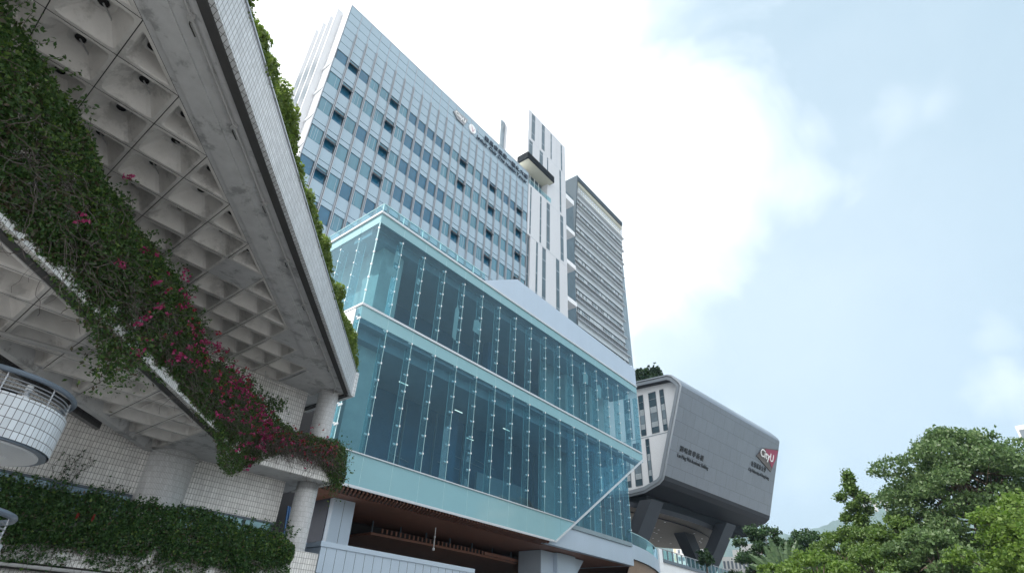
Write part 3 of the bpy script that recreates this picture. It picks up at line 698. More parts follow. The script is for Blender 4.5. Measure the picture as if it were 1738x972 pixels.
# ---------------------------------------------------------------- grey clad podium wall in front
pw = thing('podium_wall', 'low wall of blue-grey metal panels with a flat coping in front of the timber soffit', 'wall', (22, 25.2, -1.7))
m = M(); m.box(16.6, 27.28, 25, 25.25, -1.7, 3.80, 'clad'); m.box(16.62, 16.87, 25.26, 29.4, -1.7, 3.78, 'clad'); m.box(27.0, 27.26, 25.26, 29.4, -1.7, 3.78, 'clad'); m.build('panels', pw)
m = M()
for k in range(18): x = 16.92+k*.572; m.box(x-.006, x+.006, 24.992, 25.0, -1.7, 3.78, 'groove')
for z in (2.69, 1.6): m.box(16.6, 27.28, 24.990, 24.998, z-.006, z+.006, 'groove')
m.build('panel_joints', pw)
m = M(); m.box(16.52, 27.3, 24.93, 25.35, 3.80, 4.02, 'clad'); m.box(16.54, 16.95, 25.36, 29.4, 3.80, 4.01, 'clad'); m.build('coping', pw)
ld = thing('step_ladder', 'blue step ladder leaning in the gap between the lower round column and the podium wall', 'ladder', (16.2, 27.4, 2.7))
m = M(); m.seg((15.9, 27.0, 2.7), (15.6, 27.0, 5.6), .07, .07, 'ladder'); m.seg((16.3, 27.2, 2.7), (15.75, 27.1, 5.6), .07, .07, 'ladder'); m.build('rail', ld)
m = M()
for k in range(8): z = 3.0+k*.33; m.seg((15.9-.3*(z-2.7)/2.9, 27, z), (16.3-.55*(z-2.7)/2.9, 27.2, z), .04, .03, 'steel')
m.build('rungs', ld)
ch = thing('white_stand', 'small white folding stand beside the blue ladder behind the podium wall', 'stand', (16.7, 27.6, 2.7))
m = M(); m.seg((16.35, 27.5, 2.7), (16.8, 27.5, 4.4), .05, .05, 'white'); m.seg((16.8, 27.6, 2.7), (16.3, 27.6, 4.2), .05, .05, 'white'); m.build('frame', ch)
m = M(); m.seg((16.2, 27.55, 4.3), (16.9, 27.55, 4.3), .3, .05, 'white'); m.build('seat', ch)

# ================================================================ glass tower
YT = 45.0
tw = thing('glass_tower', 'tall office tower with pale blue curtain wall, dark window rows and white side fins', 'building', (37, 55, -1.7))
m = M(); m.box(17.62, 56.38, YT+.3, 53.6, -1.7, 71.1, 'white'); m.build('core', tw)
mx_ = [17.6]+[19.40+1.69*k for k in range(22)]+[56.4]
hl = [71.2, 69.6, 68.03, 66.45, 64.9, 63.33]
Ts = [62.1-4.67*k for k in range(8)]
sp = M(); fl = M()
for i in range(23):
    a, b = mx_[i]+.07, mx_[i+1]-.07
    for z1, z0 in zip(hl, hl[1:]+[61.78]): sp.box(a, b, YT, YT+.2, z0+.05, z1-.05, 'spandrel')
    for kk, T in enumerate(Ts):
        if kk: sp.box(a, b, YT, YT+.2, T+.06, T+.76, 'spandrel')
        sp.box(a, b, YT, YT+.2, T-2.12-1.69, T-2.12, 'spandrel')
sp.build('spandrel_panels', tw)
gd = M(); gd.box(17.6, 56.4, YT+.205, YT+.29, 20, 71.15, 'frame'); gd.box(17.6, 56.4, YT-.03, YT+.28, 71.16, 71.32, 'frame'); gd.box(17.52, 17.6, YT-.05, YT+.3, 20, 71.3, 'alum'); gd.box(56.4, 56.5, YT-.02, YT+.28, 20, 71.3, 'alum'); gd.build('curtain_wall_frame', tw)
mu = M()
for x in mx_[1:-1]:
    mu.box(x-.05, x+.05, YT-.03, YT+.2, 66.7, 71.15, 'frame'); 
    mu.box(x-.12, x-.045, YT-.17, YT+.2, 20, 66.7, 'alum'); mu.box(x+.045, x+.12, YT-.17, YT+.2, 20, 66.7, 'alum'); mu.box(x-.04, x+.04, YT-.02, YT+.2, 20, 66.68, 'frame_dark')
mu.build('mullions', tw)
opens = {(1, 0), (1, 1), (1, 2), (1, 3), (1, 4), (1, 5), (5, 0), (5, 1), (5, 2), (5, 3), (5, 5), (13, 0), (13, 1), (13, 3), (17, 0), (17, 1), (17, 2), (17, 3), (21, 0), (21, 1), (21, 2), (21, 3), (9, 4)}
rw = random.Random(11); allw = []
def window(m, i, k, open_):
    a, b = mx_[i]+.13, mx_[i+1]-.13; T = Ts[k]; z1 = min(T, 61.75); z0 = T-2.05
    dark = (7 <= i <= 10 and k < 4) or rw.random() < .14 or i == 0 and k > 3
    mm = 'win_blue' if dark else 'win_teal'
    if open_: z1 = z1-.55
    m.box(a+.04, b-.04, YT+.1, YT+.14, z0+.05, z1, 'win_blue' if open_ else mm)
    if open_: m.box(a+.04, b-.04, YT+.1, YT+.14, z1+.06, z1+.5, mm)
    m.box(a, b, YT+.12, YT+.2, z0-.02, z0+.05, 'frame'); m.box(a, b, YT+.145, YT+.2, z0+.05, T, 'frame_dark')
    if not open_ and not dark and rw.random() < .8:
        for q in range(rw.randint(1, 3)):
            c = a+rw.uniform(.15, b-a-.3); m.box(c, c+.035, YT+.088, YT+.098, z0+.1, z1-.05, 'spandrel')
def sash(i, k, parent):
    a, b = mx_[i]+.13, mx_[i+1]-.13; T = Ts[k]; zt = min(T, 61.75)-.5; m = M(); d = .42; zb = zt-.62
    for x in (a, b-.07): m.seg((x+.035, YT+.02, zt), (x+.035, YT-d, zb), .07, .06, 'sash')
    m.seg((a, YT-d, zb), (b, YT-d, zb), .07, .09, 'sash'); m.seg((a, YT+.0, zt), (b, YT+.0, zt), .08, .12, 'sash')
    m.face([(a+.07, YT-.0, zt-.02), (a+.07, YT-d, zb+.02), (b-.07, YT-d, zb+.02), (b-.07, YT-.0, zt-.02)], 'win_blue'); m.face([(a+.07, YT+.015, zt-.02), (b-.07, YT+.015, zt-.02), (b-.07, YT-d+.015, zb+.02), (a+.07, YT-d+.015, zb+.02)], 'frame_dark')
    m.build('open_sash', parent)
wins = [(i, k) for i in range(23) for k in range(8)]
vis = [(i, k) for i, k in wins if (k <= 5 and i <= 14) ]
indiv = [(i, k) for i, k in wins if (i, k) in opens]+[w_ for w_ in vis if w_ not in opens]
indiv = indiv[:100]; rest = [w_ for w_ in wins if w_ not in indiv]
for i, k in indiv:
    m = M(); window(m, i, k, (i, k) in opens); o = m.build('window', tw)
    if (i, k) in opens: sash(i, k, o)
m = M()
for i, k in rest: window(m, i, k, False)
tag(m.build('windows', tw), kind='stuff')
# white side wall with tall fins
for k in range(4):
    y = 47.0+k*1.66; m = M(); m.box(16.75, 17.6, y, y+.18, 20, 71.5, 'stone'); m.build('side_fin', tw)
m = M()
for T in [61.5-4.67*j for j in range(9)]:
    for k in range(4):
        y = 47.42+k*1.68; m.box(17.50, 17.615, y, y+1.42, T-2.4, T, 'win_teal')
    if T < 46: m.box(17.50, 17.615, 45.8, 47.1, T-2.4, T, 'win_teal')
    m.box(17.45, 17.6, 45.1, 53.5, T-2.6, T-2.42, 'white')
m.build('side_windows', tw)
m = M(); m.box(15.9, 17.6, 53.7, 56, 20, 58.5, 'white'); m.build('side_annex', tw)

# signs on the tower
tf = lambda x0, z0: (lambda u, v, w_: (x0+u, YT-.12-w_, z0+v))
lg = thing('logo_plate', 'grey tapered plate with white lettering near the top edge of the glass tower', 'sign', (38.9, 44.9, 68))
m = M(); m.sheet([(37.25, 69.0), (37.7, 69.75), (40.45, 70.0), (39.75, 68.1), (38.2, 68.15)], .16, 'silver', lambda u, v, w_: (u, YT-.2+w_, v)); m.build('plate', lg)
text('CityU', 1.2, lambda u, v, w_: (37.6+u, YT-.21-w_, 68.85+v*.85-.10*u), .08, 'signwhite', 'lettering', lg, width=2.3, bold=.03)
em = thing('round_crest', 'pale round crest with faint pink emblem left of the navy tower lettering', 'emblem', (41.6, 44.9, 68))
m = M(); m.sheet([(41.6+.78*math.cos(t*math.pi/14), 69.0+.88*math.sin(t*math.pi/14)) for t in range(28)], .16, 'signwhite', lambda u, v, w_: (u, YT-.2+w_, v)); m.build('disc', em)
MT['pink'] = mat('faint_pink', (.62, .42, .46), .5)
m = M(); m.sheet([(41.3, 69.4), (41.5, 69.25), (41.7, 68.6), (41.95, 69.2), (42.05, 69.15), (41.75, 68.35), (41.55, 68.4)], .03, 'pink', lambda u, v, w_: (u, YT-.25+w_, v)); m.build('motif', em)
sg = thing('building_sign', 'two lines of navy Chinese and English lettering along the glass tower top', 'sign', (49, 44.9, 67.6), 'building name signs')
text('賽馬會健康一體化大樓', 1.0, tf(44.5, 69.25), .15, 'navyink', 'chinese_lettering', sg, gap=1.2, width=11.4, bold=.004)
text('Jockey Club One Health Tower', .92, tf(42.6, 68.0), .15, 'navyink', 'english_lettering', sg, width=13.1, bold=.004)

# ================================================================ white stone tower
wt = thing('white_tower', 'slim white stone tower with narrow dark slot windows and a charcoal canopy', 'building', (62, 52, -1.7))
m = M(); m.box(55.86, 68.2, YT+1.3, 60, 57.6, 87.95, 'stone'); m.box(56.5, 68.2, YT+.4, 60, -1.7, 57.59, 'stone')
m.box(62.1, 68.2, YT, YT+1.29, 57.6, 87.95, 'stone'); m.box(56.45, 62.09, YT, YT+1.29, 57.6, 68.95, 'stone'); m.box(55.86, 62.09, YT, YT+1.29, 73.6, 87.95, 'stone'); m.box(57.42, 68.2, YT, YT+.39, 20, 57.58, 'stone')
m.build('stone_walls', wt)
def joint(*a): m = M(); m.box(*a, 'frame'); m.build('stone_joint', wt)
for z in (87.6, 79.95, 73.8, 68.6, 57.6, 46.5): joint(62.12, 68.2, YT-.004, YT, z, z+.05)
for z in (57.6, 46.5): joint(57.42, 62.1, YT-.004, YT, z, z+.05)
joint(55.9, 62.1, YT-.004, YT, 79.95, 80.0)
for x in (59.2, 62.55, 65.2): joint(x, x+.03, YT-.004, YT, 80.02, 87.58)
m = M(); m.box(57.0, 57.9, YT+.3, YT+.9, 87.96, 88.5, 'darkfascia'); m.cyl(57.5, YT+.6, .05, 88.5, 89.3, 'steel', 8, cap='steel'); m.build('roof_box', wt)  # small dark box with a short mast on the roof
slots = [(56.9, 57.95, 80.6, 87.6), (60.15, 61.1, 80.6, 87.7), (63.1, 63.5, 80.4, 87.5), (66.65, 67.1, 80.2, 87.4), (56.3, 57.35, 73.7, 79.8), (59.55, 60.6, 73.7, 79.8), (61.95, 62.3, 74.0, 79.8), (66.1, 66.6, 69.0, 79.8), (66.2, 67.15, 58.05, 68.4),
         (57.05, 57.4, 57.95, 68.5), (59.9, 60.35, 57.95, 68.4), (61.9, 62.9, 57.9, 68.4), (59.0, 59.5, 46, 57.5), (60.75, 61.75, 46, 57.5), (64.75, 65.75, 46, 57.5), (67.3, 67.6, 40, 45.8), (56.45, 57.4, 30, 57.4)]
for x0, x1, z0, z1 in slots:
    m = M(); yy = YT-.012 if not (x0 == 56.45 and z0 == 30) else YT+.3
    m.box(x0, x1, yy, yy+.05, z0, z1, 'win_dark')
    z = z0+1.5
    while z < z1-.5: m.box(x0, x1, yy-.01, yy-.001, z, z+.12, 'frame'); z += 3.7
    m.box(x0, x1, yy-.01, yy-.001, z0+.01, z0+.09, 'frame')
    m.build('slot_window', wt)
m = M(); m.box(54.9, 62.6, YT-1.0, YT+1.25, 73.0, 73.05, 'soffit_pale'); m.box(54.6, 62.7, YT-1.15, YT+1.27, 73.06, 74.5, 'darkfascia'); m.build('canopy', wt)
m = M(); m.face([(56.5, YT+.05, 69.0), (63.2, YT-.05, 69.0), (63.2, YT-.05, 69.95), (56.5, YT+.05, 69.95)], 'rail'); m.box(56.5, 63.2, YT-.07, YT-.03, 69.95, 70.0, 'edge')
m.build('terrace_balustrade', wt)
m = M(); m.box(57.2, 61.9, YT+1.24, YT+1.29, 69.1, 72.9, 'win_dark')
for x in (57.2, 58.3, 59.6, 60.9): m.box(x, x+.12, YT+1.15, YT+1.23, 69, 72.95, 'white')
m.build('terrace_glazing', wt)
m = M(); m.box(54.7, 55.85, 50.9, 51.1, 60, 88.0, 'bt_glass'); m.build('rear_rib', wt)
for z, q in ((75.2, 1.2), (67.4, .9), (59.5, .9), (51.5, .9)):
    m = M(); m.box(68.21, 72.2, 45.7, 47.5, z, z+q, 'white'); m.build('link_balcony', wt)
m = M(); m.box(72.5, 79.3, 50.4, 51.4, 20, 85.0, 'win_dark'); m.build('link_glazing', wt)

# ================================================================ grey banded tower behind
bt = thing('banded_tower', 'tall grey tower with closely spaced horizontal louvre bands and a pale crown', 'building', (92, 65, -1.7))
YB = 52.0
def shL(z): return float(np.interp(z, [30, 55, 60, 96, 98], [83.8, 81.7, 80.1, 83.7, 83.8]))
def shR(z): return float(np.interp(z, [30, 55.5, 62, 96, 98], [106, 102.7, 101.3, 105.1, 105.3]))
def band(m, z0, z1, y0, y1, mt, ext=0, n=1):
    a0, b0, a1, b1 = shL(z0)-ext*0, shR(z0)+ext, shL(z1), shR(z1)+ext
    P = [(a0, y0, z0), (b0, y0, z0), (b1, y0, z1), (a1, y0, z1)]; Q = [(p[0], y1, p[2]) for p in P]
    m.face(P, mt); m.face(Q[::-1], mt); m.face([P[0], P[3], Q[3], Q[0]], mt); m.face([P[1], Q[1], Q[2], P[2]], mt); m.face([P[3], P[2], Q[2], Q[3]], mt); m.face([P[0], Q[0], Q[1], P[1]], mt)
m = M(); band(m, 25, 90.6, YB+.3, YB+22, 'bt_glass'); m.build('body', bt)
nf = 15; pitch = 4.28; rb = random.Random(9)
gl = M(); lv = M(); fn_ = M(); mull = M()
for k in range(nf):
    zt = 90.3-pitch*k
    band(lv, zt-1.55, zt-.35, YB, YB+.28, 'bt_band'); band(fn_, zt-.33, zt-.18, YB-.55, YB+.28, 'trim', ext=.5)
    band(lv, zt-1.72, zt-1.60, YB-.1, YB+.28, 'bt_dark')
    band(gl, zt-pitch+.02, zt-3.1, YB, YB+.29, 'bt_dark'); band(fn_, zt-3.05, zt-2.9, YB-.25, YB+.28, 'trim', ext=.25)
    for q in range(34):
        a, b = shL(zt), shR(zt); x = a+(b-a)*q/34; m_ = rb.random()
        P = [(x+.05, YB+.05, zt-2.88), (x+.55, YB+.05, zt-2.88), (x+.55, YB+.05, zt-1.75), (x+.05, YB+.05, zt-1.75)]
        gl.face(P, 'bt_dark' if m_ < .2 else ('bt_glass' if m_ < .7 else 'bt_band'))
        x += .6; mull.box(x, x+.06, YB-.02, YB+.2, zt-4.2, zt-.4, 'bt_band')
lv.build('louvre_bands', bt); gl.build('window_strips', bt); fn_.build('sun_shades', bt); mull.build('mullions', bt)
m = M()
band(m, 94.6, 95.9, YB-.3, YB+1, 'bt_side')
for k in range(5): band(m, 91.2+k*.75, 91.35+k*.75, YB-.1, YB+.1, 'trim', ext=.3)
band(m, 93.3, 94.5, YB-.1, YB+.2, 'soffit_pale')
for q in range(22):
    x = 83.4+q*.98; m.box(x, x+.12, YB+.1, YB+.3, 90.6, 95.6, 'soffit_pale')
m.build('louvred_crown', bt)
m = M()
for z0, z1 in ((30, 55), (55, 60), (60, 95.9)):
    a0, a1 = shL(z0), shL(z1); P = [(a0-.3, YB-.4, z0), (a0, YB-.4, z0), (a1, YB-.4, z1), (a1-.3, YB-.4, z1)]
    Q = [(p[0], YB+16, p[2]) for p in P]; m.face(P, 'bt_side'); m.face([P[0], P[3], Q[3], Q[0]], 'bt_side'); m.face([P[1], Q[1], Q[2], P[2]], 'bt_side'); m.face([P[2], Q[2], Q[3], P[3]], 'bt_side')
m.build('side_wall', bt)
MT['frost_pale'] = mat('pale_window_panel', (.42, .47, .50), .2)
# ================================================================ dark zinc academic block on slanted legs
AE = R_(-6.5); Ex, Ey = math.cos(AE), math.sin(AE)
def ef(e, f, z): return (e*Ex-f*Ey, e*Ey+f*Ex, z)
ab = thing('academic_block', 'long dark zinc-clad block with chamfered corners raised on slanted legs', 'building', ef(96, 52, -1.7))
E0, E1 = 78.6, 115.3
prof = [(41.95, 37.35), (42.12, 37.95), (42.5, 38.5), (43.5, 39.65), (44.4, 40.05), (62, 41.4), (63, 40), (63, 22.4), (53.5, 21.5), (50.7, 21.7), (47.9, 22.6), (47.1, 23.2), (46.85, 23.8)]
m = M(); n = len(prof)
def pr_face(m, i, a, b, mt):
    p, q = prof[i], prof[(i+1) % n]; m.face([ef(a, *p), ef(b, *p), ef(b, *q), ef(a, *q)], mt)
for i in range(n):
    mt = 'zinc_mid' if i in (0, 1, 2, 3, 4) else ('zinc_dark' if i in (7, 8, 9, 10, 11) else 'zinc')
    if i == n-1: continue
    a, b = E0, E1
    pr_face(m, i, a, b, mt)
# front sheet with its panel grid
p, q = prof[-1], prof[0]; L = math.hypot(q[0]-p[0], q[1]-p[1])
m.face([ef(E0, *p), ef(E1, *p), ef(E1, *q), ef(E0, *q)], 'zinc', [(0, .6), (E1-E0, .6), (E1-E0, L+.6), (0, L+.6)])
m.face([ef(E1, *pp) for pp in prof], 'zinc')
m.build('zinc_shell', ab)
# rounded light frame round the end
def offs(poly, d):
    r = inset(poly, d); return r
m = M(); prof_r = prof if area(prof) > 0 else prof[::-1]
inn = offs(prof_r, .95)
def loop_ring(m, A, B, ea, eb, mt):
    # A and B polygons of unequal length: match by angle
    cx = sum(p[0] for p in A)/len(A); cy = sum(p[1] for p in A)/len(A)
    ang = sorted(set([round(math.atan2(p[1]-cy, p[0]-cx), 5) for p in A]+[round(math.atan2(p[1]-cy, p[0]-cx), 5) for p in B]))
    def hit(P, t):
        best = None; dx, dy = math.cos(t), math.sin(t)
        for i in range(len(P)):
            a, b = P[i], P[(i+1) % len(P)]; ex, ey = b[0]-a[0], b[1]-a[1]; den = dx*ey-dy*ex
            if abs(den) < 1e-9: continue
            s = ((a[0]-cx)*ey-(a[1]-cy)*ex)/den; u = ((a[0]-cx)*dy-(a[1]-cy)*dx)/den
            if s > 0 and -1e-4 <= u <= 1+1e-4 and (best is None or s > best): best = s
        return (cx+dx*best, cy+dy*best)
    for i in range(len(ang)):
        t, u = ang[i], ang[(i+1) % len(ang)]
        m.face([ef(ea, *hit(A, t)), ef(ea, *hit(A, u)), ef(eb, *hit(B, u)), ef(eb, *hit(B, t))], mt)
mid1, mid2 = offs(prof_r, .30), offs(prof_r, .40)
loop_ring(m, prof_r, offs(prof_r, .28), E0, E0-.12, 'zinc_light'); loop_ring(m, offs(prof_r, .28), mid1, E0-.12, E0+.1, 'zinc_dark'); loop_ring(m, mid1, mid2, E0+.1, E0+.1, 'zinc_dark')
loop_ring(m, mid2, mid2, E0+.1, E0-.06, 'zinc_light'); loop_ring(m, mid2, inn, E0-.06, E0-.06, 'zinc_light'); loop_ring(m, inn, inn, E0-.06, E0+1.4, 'zinc_dark')
m.build('end_frame', ab)
m = M(); m.face([ef(E0+1.3, *pp) for pp in offs(prof_r, .9)], 'white'); m.box(0, 0, 0, 0, 0, 0, 'white') if False else None
m.build('white_end_wall', ab)
m = M(); a = ef(E0+1.28, 45.5, 30.85); b = ef(E0+1.28, 62, 30.85); m.seg(a, b, .05, .12, 'frame'); m.build('wall_joint', ab)
for f0, f1, z0, z1 in ((46.15, 46.9, 31.2, 38.25), (47.72, 49.1, 31.2, 38.25), (50.25, 51.2, 31.2, 38.3), (53, 54.2, 31.2, 38.3), (49.88, 50.52, 23.5, 30.5), (51.82, 53.1, 23.3, 30.2), (54, 55, 23.3, 30)):
    m = M()
    def P(f, z, o): return ef(E0+1.3-o, f, z)
    z = z0; kk = 0; hs = [1.0, .75, 1.6, .9, 1.3, 1.5, .6, 1.2, 1.4, 1.0]
    while z < z1-.05:
        zz = min(z1, z+hs[kk % 10]*1.05); mt = ('win_dark', 'frost_pale', 'bt_glass', 'frost_pale', 'win_dark')[kk % 5]
        m.face([P(f0, z+.04, .03), P(f1, z+.04, .03), P(f1, zz, .03), P(f0, zz, .03)], mt); z = zz; kk += 1
    for (a, b) in (((f0, z0), (f0, z1)), ((f1, z0), (f1, z1)), ((f0, z0), (f1, z0)), ((f0, z1), (f1, z1))): m.seg(P(*a, .05), P(*b, .05), .08, .08, 'frame_dark')
    m.build('tall_window', ab)
# box under the block, near-black so its colour carries the recess's shade
m = M()
def efbox(m, e0, e1, f0, f1, z0, z1, mt): m.prism([ef(e0, f0, 0)[:2], ef(e1, f0, 0)[:2], ef(e1, f1, 0)[:2], ef(e0, f1, 0)[:2]], z0, z1, mt)
efbox(m, E0+1, E1-1.5, 51.2, 62, 20.25, 21.6, 'darkfascia'); m.build('undercroft_box', ab)
for (t0, b0) in (((79.6, 50.2), (73.9, 49.3)), ((98.3, 56.5), (103.5, 57)), ((102, 49.5), (95.2, 50.0))):
    m = M(); w2 = 1.7; zt, zb = 20.5, 4.0
    k = (zb-13.3)/(13.3-19.7) if False else 0
    tx, ty = t0; bx, by = b0
    # continue the leg down to the ground
    sl2 = (bx-tx)/(19.8-14.0); xb = bx+sl2*(14.0+1.7); xb = bx+(sl2 if abs(sl2) < .9 else .9*sl2)*(6)
    A = [(tx-w2, ty-1.0, zt), (tx+w2, ty-1.0, zt), (tx+w2, ty+1.2, zt), (tx-w2, ty+1.2, zt)]
    zq = 14.0-6; B = [(xb-w2*.85, by-.9, zq), (xb+w2*.85, by-.9, zq), (xb+w2*.85, by+1.1, zq), (xb-w2*.85, by+1.1, zq)]
    A = [ef(*p) for p in A]; B = [ef(*p) for p in B]
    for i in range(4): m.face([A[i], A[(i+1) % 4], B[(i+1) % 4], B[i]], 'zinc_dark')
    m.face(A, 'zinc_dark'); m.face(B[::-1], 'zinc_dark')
    m.build('slanted_leg', ab)
# oval ceiling disc with spot lamps
m = M(); ce, cf, ra, rb_ = 90.5, 62, 27, 11.5
ring = [ef(ce+ra*math.cos(2*math.pi*k/72), cf+rb_*math.sin(2*math.pi*k/72), 0)[:2] for k in range(72)]
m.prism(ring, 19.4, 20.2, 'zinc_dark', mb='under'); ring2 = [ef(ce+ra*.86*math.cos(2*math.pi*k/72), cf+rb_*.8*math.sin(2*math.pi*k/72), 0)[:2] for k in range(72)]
m.prism(ring2, 19.2, 19.39, 'zinc_dark', mb='under'); m.build('oval_ceiling', ab)
m = M(); rr = random.Random(4)
for k in range(34):
    a = rr.uniform(0, 6.283); q = math.sqrt(rr.random())*.8; x, y, z = ef(ce+ra*q*math.cos(a), cf+rb_*q*math.sin(a), 19.18); m.cyl(x, y, .16, z-.03, z+.01, 'white', 10, cap='white')
m.build('ceiling_spots', ab)
m = M(); efbox(m, E0+4, E1+8, 56, 68, 6, 9, 'bt_side'); m.build('base', ab)
# lettering
def slant(e, z, out=.06):
    f = 41.95+(37.35-z)*(46.85-41.95)/(37.35-23.8); return ef(e, f-out, z)
s1 = thing('building_sign', 'two lines of dark Chinese and English lettering on the left of the zinc front', 'sign', slant(85, 27.2), 'building name signs')
text('劉鳴煒學術樓', .95, lambda u, v, w_: slant(81.2+u, 28.0+v, .03+w_), .08, 'ink', 'chinese_lettering', s1, gap=1.25, width=7.4)
text('Lau Ming Wai Academic Building', .8, lambda u, v, w_: slant(80.9+u, 27.0+v, .03+w_), .08, 'ink', 'english_lettering', s1, width=9.6)
s2 = thing('building_sign', 'small dark university name in Chinese and English below the burgundy plate', 'sign', slant(108, 30), 'building name signs')
text('香港城市大學', 1.0, lambda u, v, w_: slant(105.0+u, 30.75+v, .03+w_), .08, 'ink', 'chinese_lettering', s2, gap=1.25, width=6.0)
text('City University of Hong Kong', .8, lambda u, v, w_: slant(104.3+u, 29.75+v, .03+w_), .08, 'ink', 'english_lettering', s2, width=8.4)
s3 = thing('logo_sign', 'burgundy and umber pointed plate with large white letters on the zinc front', 'sign', slant(111, 32.2))
m = M(); m.sheet([(106.4, 32.7), (108.7, 34.6), (115.0, 35.7), (114.4, 34.0), (112.9, 31.2)], .12, 'umber', lambda u, v, w_: slant(u, v, .2-w_)); m.build('umber_plate', s3)
m = M(); m.sheet([(109.3, 34.55), (114.8, 35.5), (114.3, 33.9), (113.0, 31.9), (112.5, 32.2)], .05, 'burgundy', lambda u, v, w_: slant(u, v, .26-w_)); m.build('burgundy_plate', s3)
text('CityU', 2.0, lambda u, v, w_: slant(107.5+u, 33.0+v*.95-.02*u, .28+w_), .08, 'signwhite', 'lettering', s3, width=5.5, bold=.015)

# ================================================================ curved walkway, deck railing, far buildings
wk = thing('curved_walkway', 'curved grey walkway edge with glass balustrade and tan underside right of the glass hall', 'walkway', (59, 30, 8))
path = [(53.85, 28.5), (56, 28.75), (58.5, 29.2), (61.5, 30.0), (65.0, 31.2)]
m = M(); g_ = M(); tn = M(); cap_ = M()
for (a, b) in zip(path, path[1:]):
    ta, tb_ = (a[0]-53.85)/11.2, (b[0]-53.85)/11.2; za, zb = 9.3-.0*ta, 9.3; 
    m.face([(*a, za-1.3), (*b, zb-1.3), (*b, zb), (*a, za)], 'clad'); m.face([(*a, za), (*b, zb), (b[0], b[1]+3, zb), (a[0], a[1]+3, za)], 'clad')
    g_.face([(a[0], a[1]+.08, za+.02), (b[0], b[1]+.08, zb+.02), (b[0], b[1]+.08, zb+1.1), (a[0], a[1]+.08, za+1.1)], 'rail'); cap_.seg((a[0], a[1]+.08, za+1.12), (b[0], b[1]+.08, zb+1.12), .05, .05, 'edge')
    tn.face([(a[0]+.1, a[1]+.3, za-1.3), (a[0]+.1, a[1]+1.2, za-3.6), (b[0]+.1, b[1]+1.2, zb-3.6), (b[0]+.1, b[1]+.3, zb-1.3)], 'tan'); tn.face([(*a, za-1.302), (*b, zb-1.302), (b[0], b[1]+.3, zb-1.302), (a[0], a[1]+.3, za-1.302)], 'groove')
    tn.face([(a[0]+.1, a[1]+1.2, za-3.6), (a[0], a[1]+8, za-3.7), (b[0], b[1]+8, zb-3.7), (b[0]+.1, b[1]+1.2, zb-3.6)], 'wood')
m.build('grey_fascia', wk); g_.build('glass_balustrade', wk); cap_.build('top_rail', wk); tn.build('curved_soffit', wk)
m = M(); m.box(65.0, 65.9, 31.1, 31.6, 6, 10.6, 'white'); m.build('end_post', wk)
dk = thing('deck_railing', 'long steel railing with slim posts on a white deck under the zinc block', 'railing', (80, 31.5, 8))
m = M(); m.box(66, 92, 31.3, 31.5, 7.3, 9.5, 'white'); m.box(66, 92, 31.1, 31.29, 9.3, 9.62, 'frame_dark'); m.build('deck_edge', dk)
m = M(); m.tube([(66, 31.4, 10.75), (92, 31.4, 10.75)], .05, 'steel'); m.build('top_rail', dk)
m = M()
for k in range(20): x = 66.6+k*1.3; m = M(); m.box(x-.04, x+.04, 31.32, 31.48, 9.62, 10.72, 'steel'); m.build('post', dk)
m = M(); m.face([(66, 31.42, 9.7), (92, 31.42, 9.7), (92, 31.42, 10.65), (66, 31.42, 10.65)], 'rail'); m.build('glass_infill', dk)

def pol(az, d, z): return (d*math.cos(R_(az)), d*math.sin(R_(az)), z)
def far_block(name, label, cat, az0, az1, d, z0, z1, floors, cols, depth=14, strips=True):
    t = thing(name, label, cat, pol((az0+az1)/2, d, -1.7))
    a, b = Vector(pol(az0, d, 0)), Vector(pol(az1, d, 0)); u = (b-a); L = u.length; u.normalize(); nrm = Vector((u.y, -u.x, 0))
    if nrm.dot(a) < 0: nrm = -nrm
    m = M(); q = [a, b, b+nrm*depth, a+nrm*depth]; m.prism([(p.x, p.y) for p in q], -1.7, z1, 'apt'); m.build('wall', t)
    for f in range(floors):
        zz = z0+(z1-z0)*(f+.3)/floors; zh = (z1-z0)/floors*.5
        for c in range(cols):
            wi = M()
            p = a+u*L*(c+.2)/cols; r = a+u*L*(c+.75)/cols; o = nrm*-.05
            if strips and c % 4 == 0: wi.face([tuple(p+o+Vector((0, 0, zz))), tuple(r+o+Vector((0, 0, zz))), tuple(r+o+Vector((0, 0, zz+zh*1.6))), tuple(p+o+Vector((0, 0, zz+zh*1.6)))], 'apt_y')
            else: wi.face([tuple(p+o+Vector((0, 0, zz))), tuple(r+o+Vector((0, 0, zz))), tuple(r+o+Vector((0, 0, zz+zh))), tuple(p+o+Vector((0, 0, zz+zh)))], 'apt_win')
            wi.build('window', t)
    return t, a, b, nrm
far_block('apartment_block', 'white apartment block with cream strips seen far under the zinc block', 'building', 24.3, 21.6, 330, 10, 52, 12, 8)
far_block('apartment_block', 'small pale apartment block beside the leg far under the zinc block', 'building', 21.3, 20.6, 360, 10, 50, 11, 4)
t, a, b, nn = far_block('low_white_building', 'low white flat-roofed building with stepped roof between the legs and the dark tree', 'building', 20.2, 16.4, 150, -1.7, 20.2, 5, 12, strips=False)
m = M(); 
for (s0, s1, zz) in ((.25, .9, 21.8), (.45, .75, 23.0)):
    p, q = a+(b-a)*s0, a+(b-a)*s1; m.prism([(v.x, v.y) for v in (p+nn*1, q+nn*1, q+nn*7, p+nn*7)], 20.2, zz, 'apt')
m.build('roof_storey', t)
m = M(); m.prism([pol(20.6, 115, 0)[:2], pol(16.0, 115, 0)[:2], pol(16.0, 118, 0)[:2], pol(20.6, 118, 0)[:2]], -1.7, 13.6, 'concrete'); tag(m.build('retaining_wall'), 'plain grey concrete wall in front of the low white building', 'wall')
t, a, b, nn = far_block('pale_building', 'pale panelled building cut off by the right edge above the big tree', 'building', -3.55, -9, 75, 12.0, 21.2, 4, 8, strips=False)
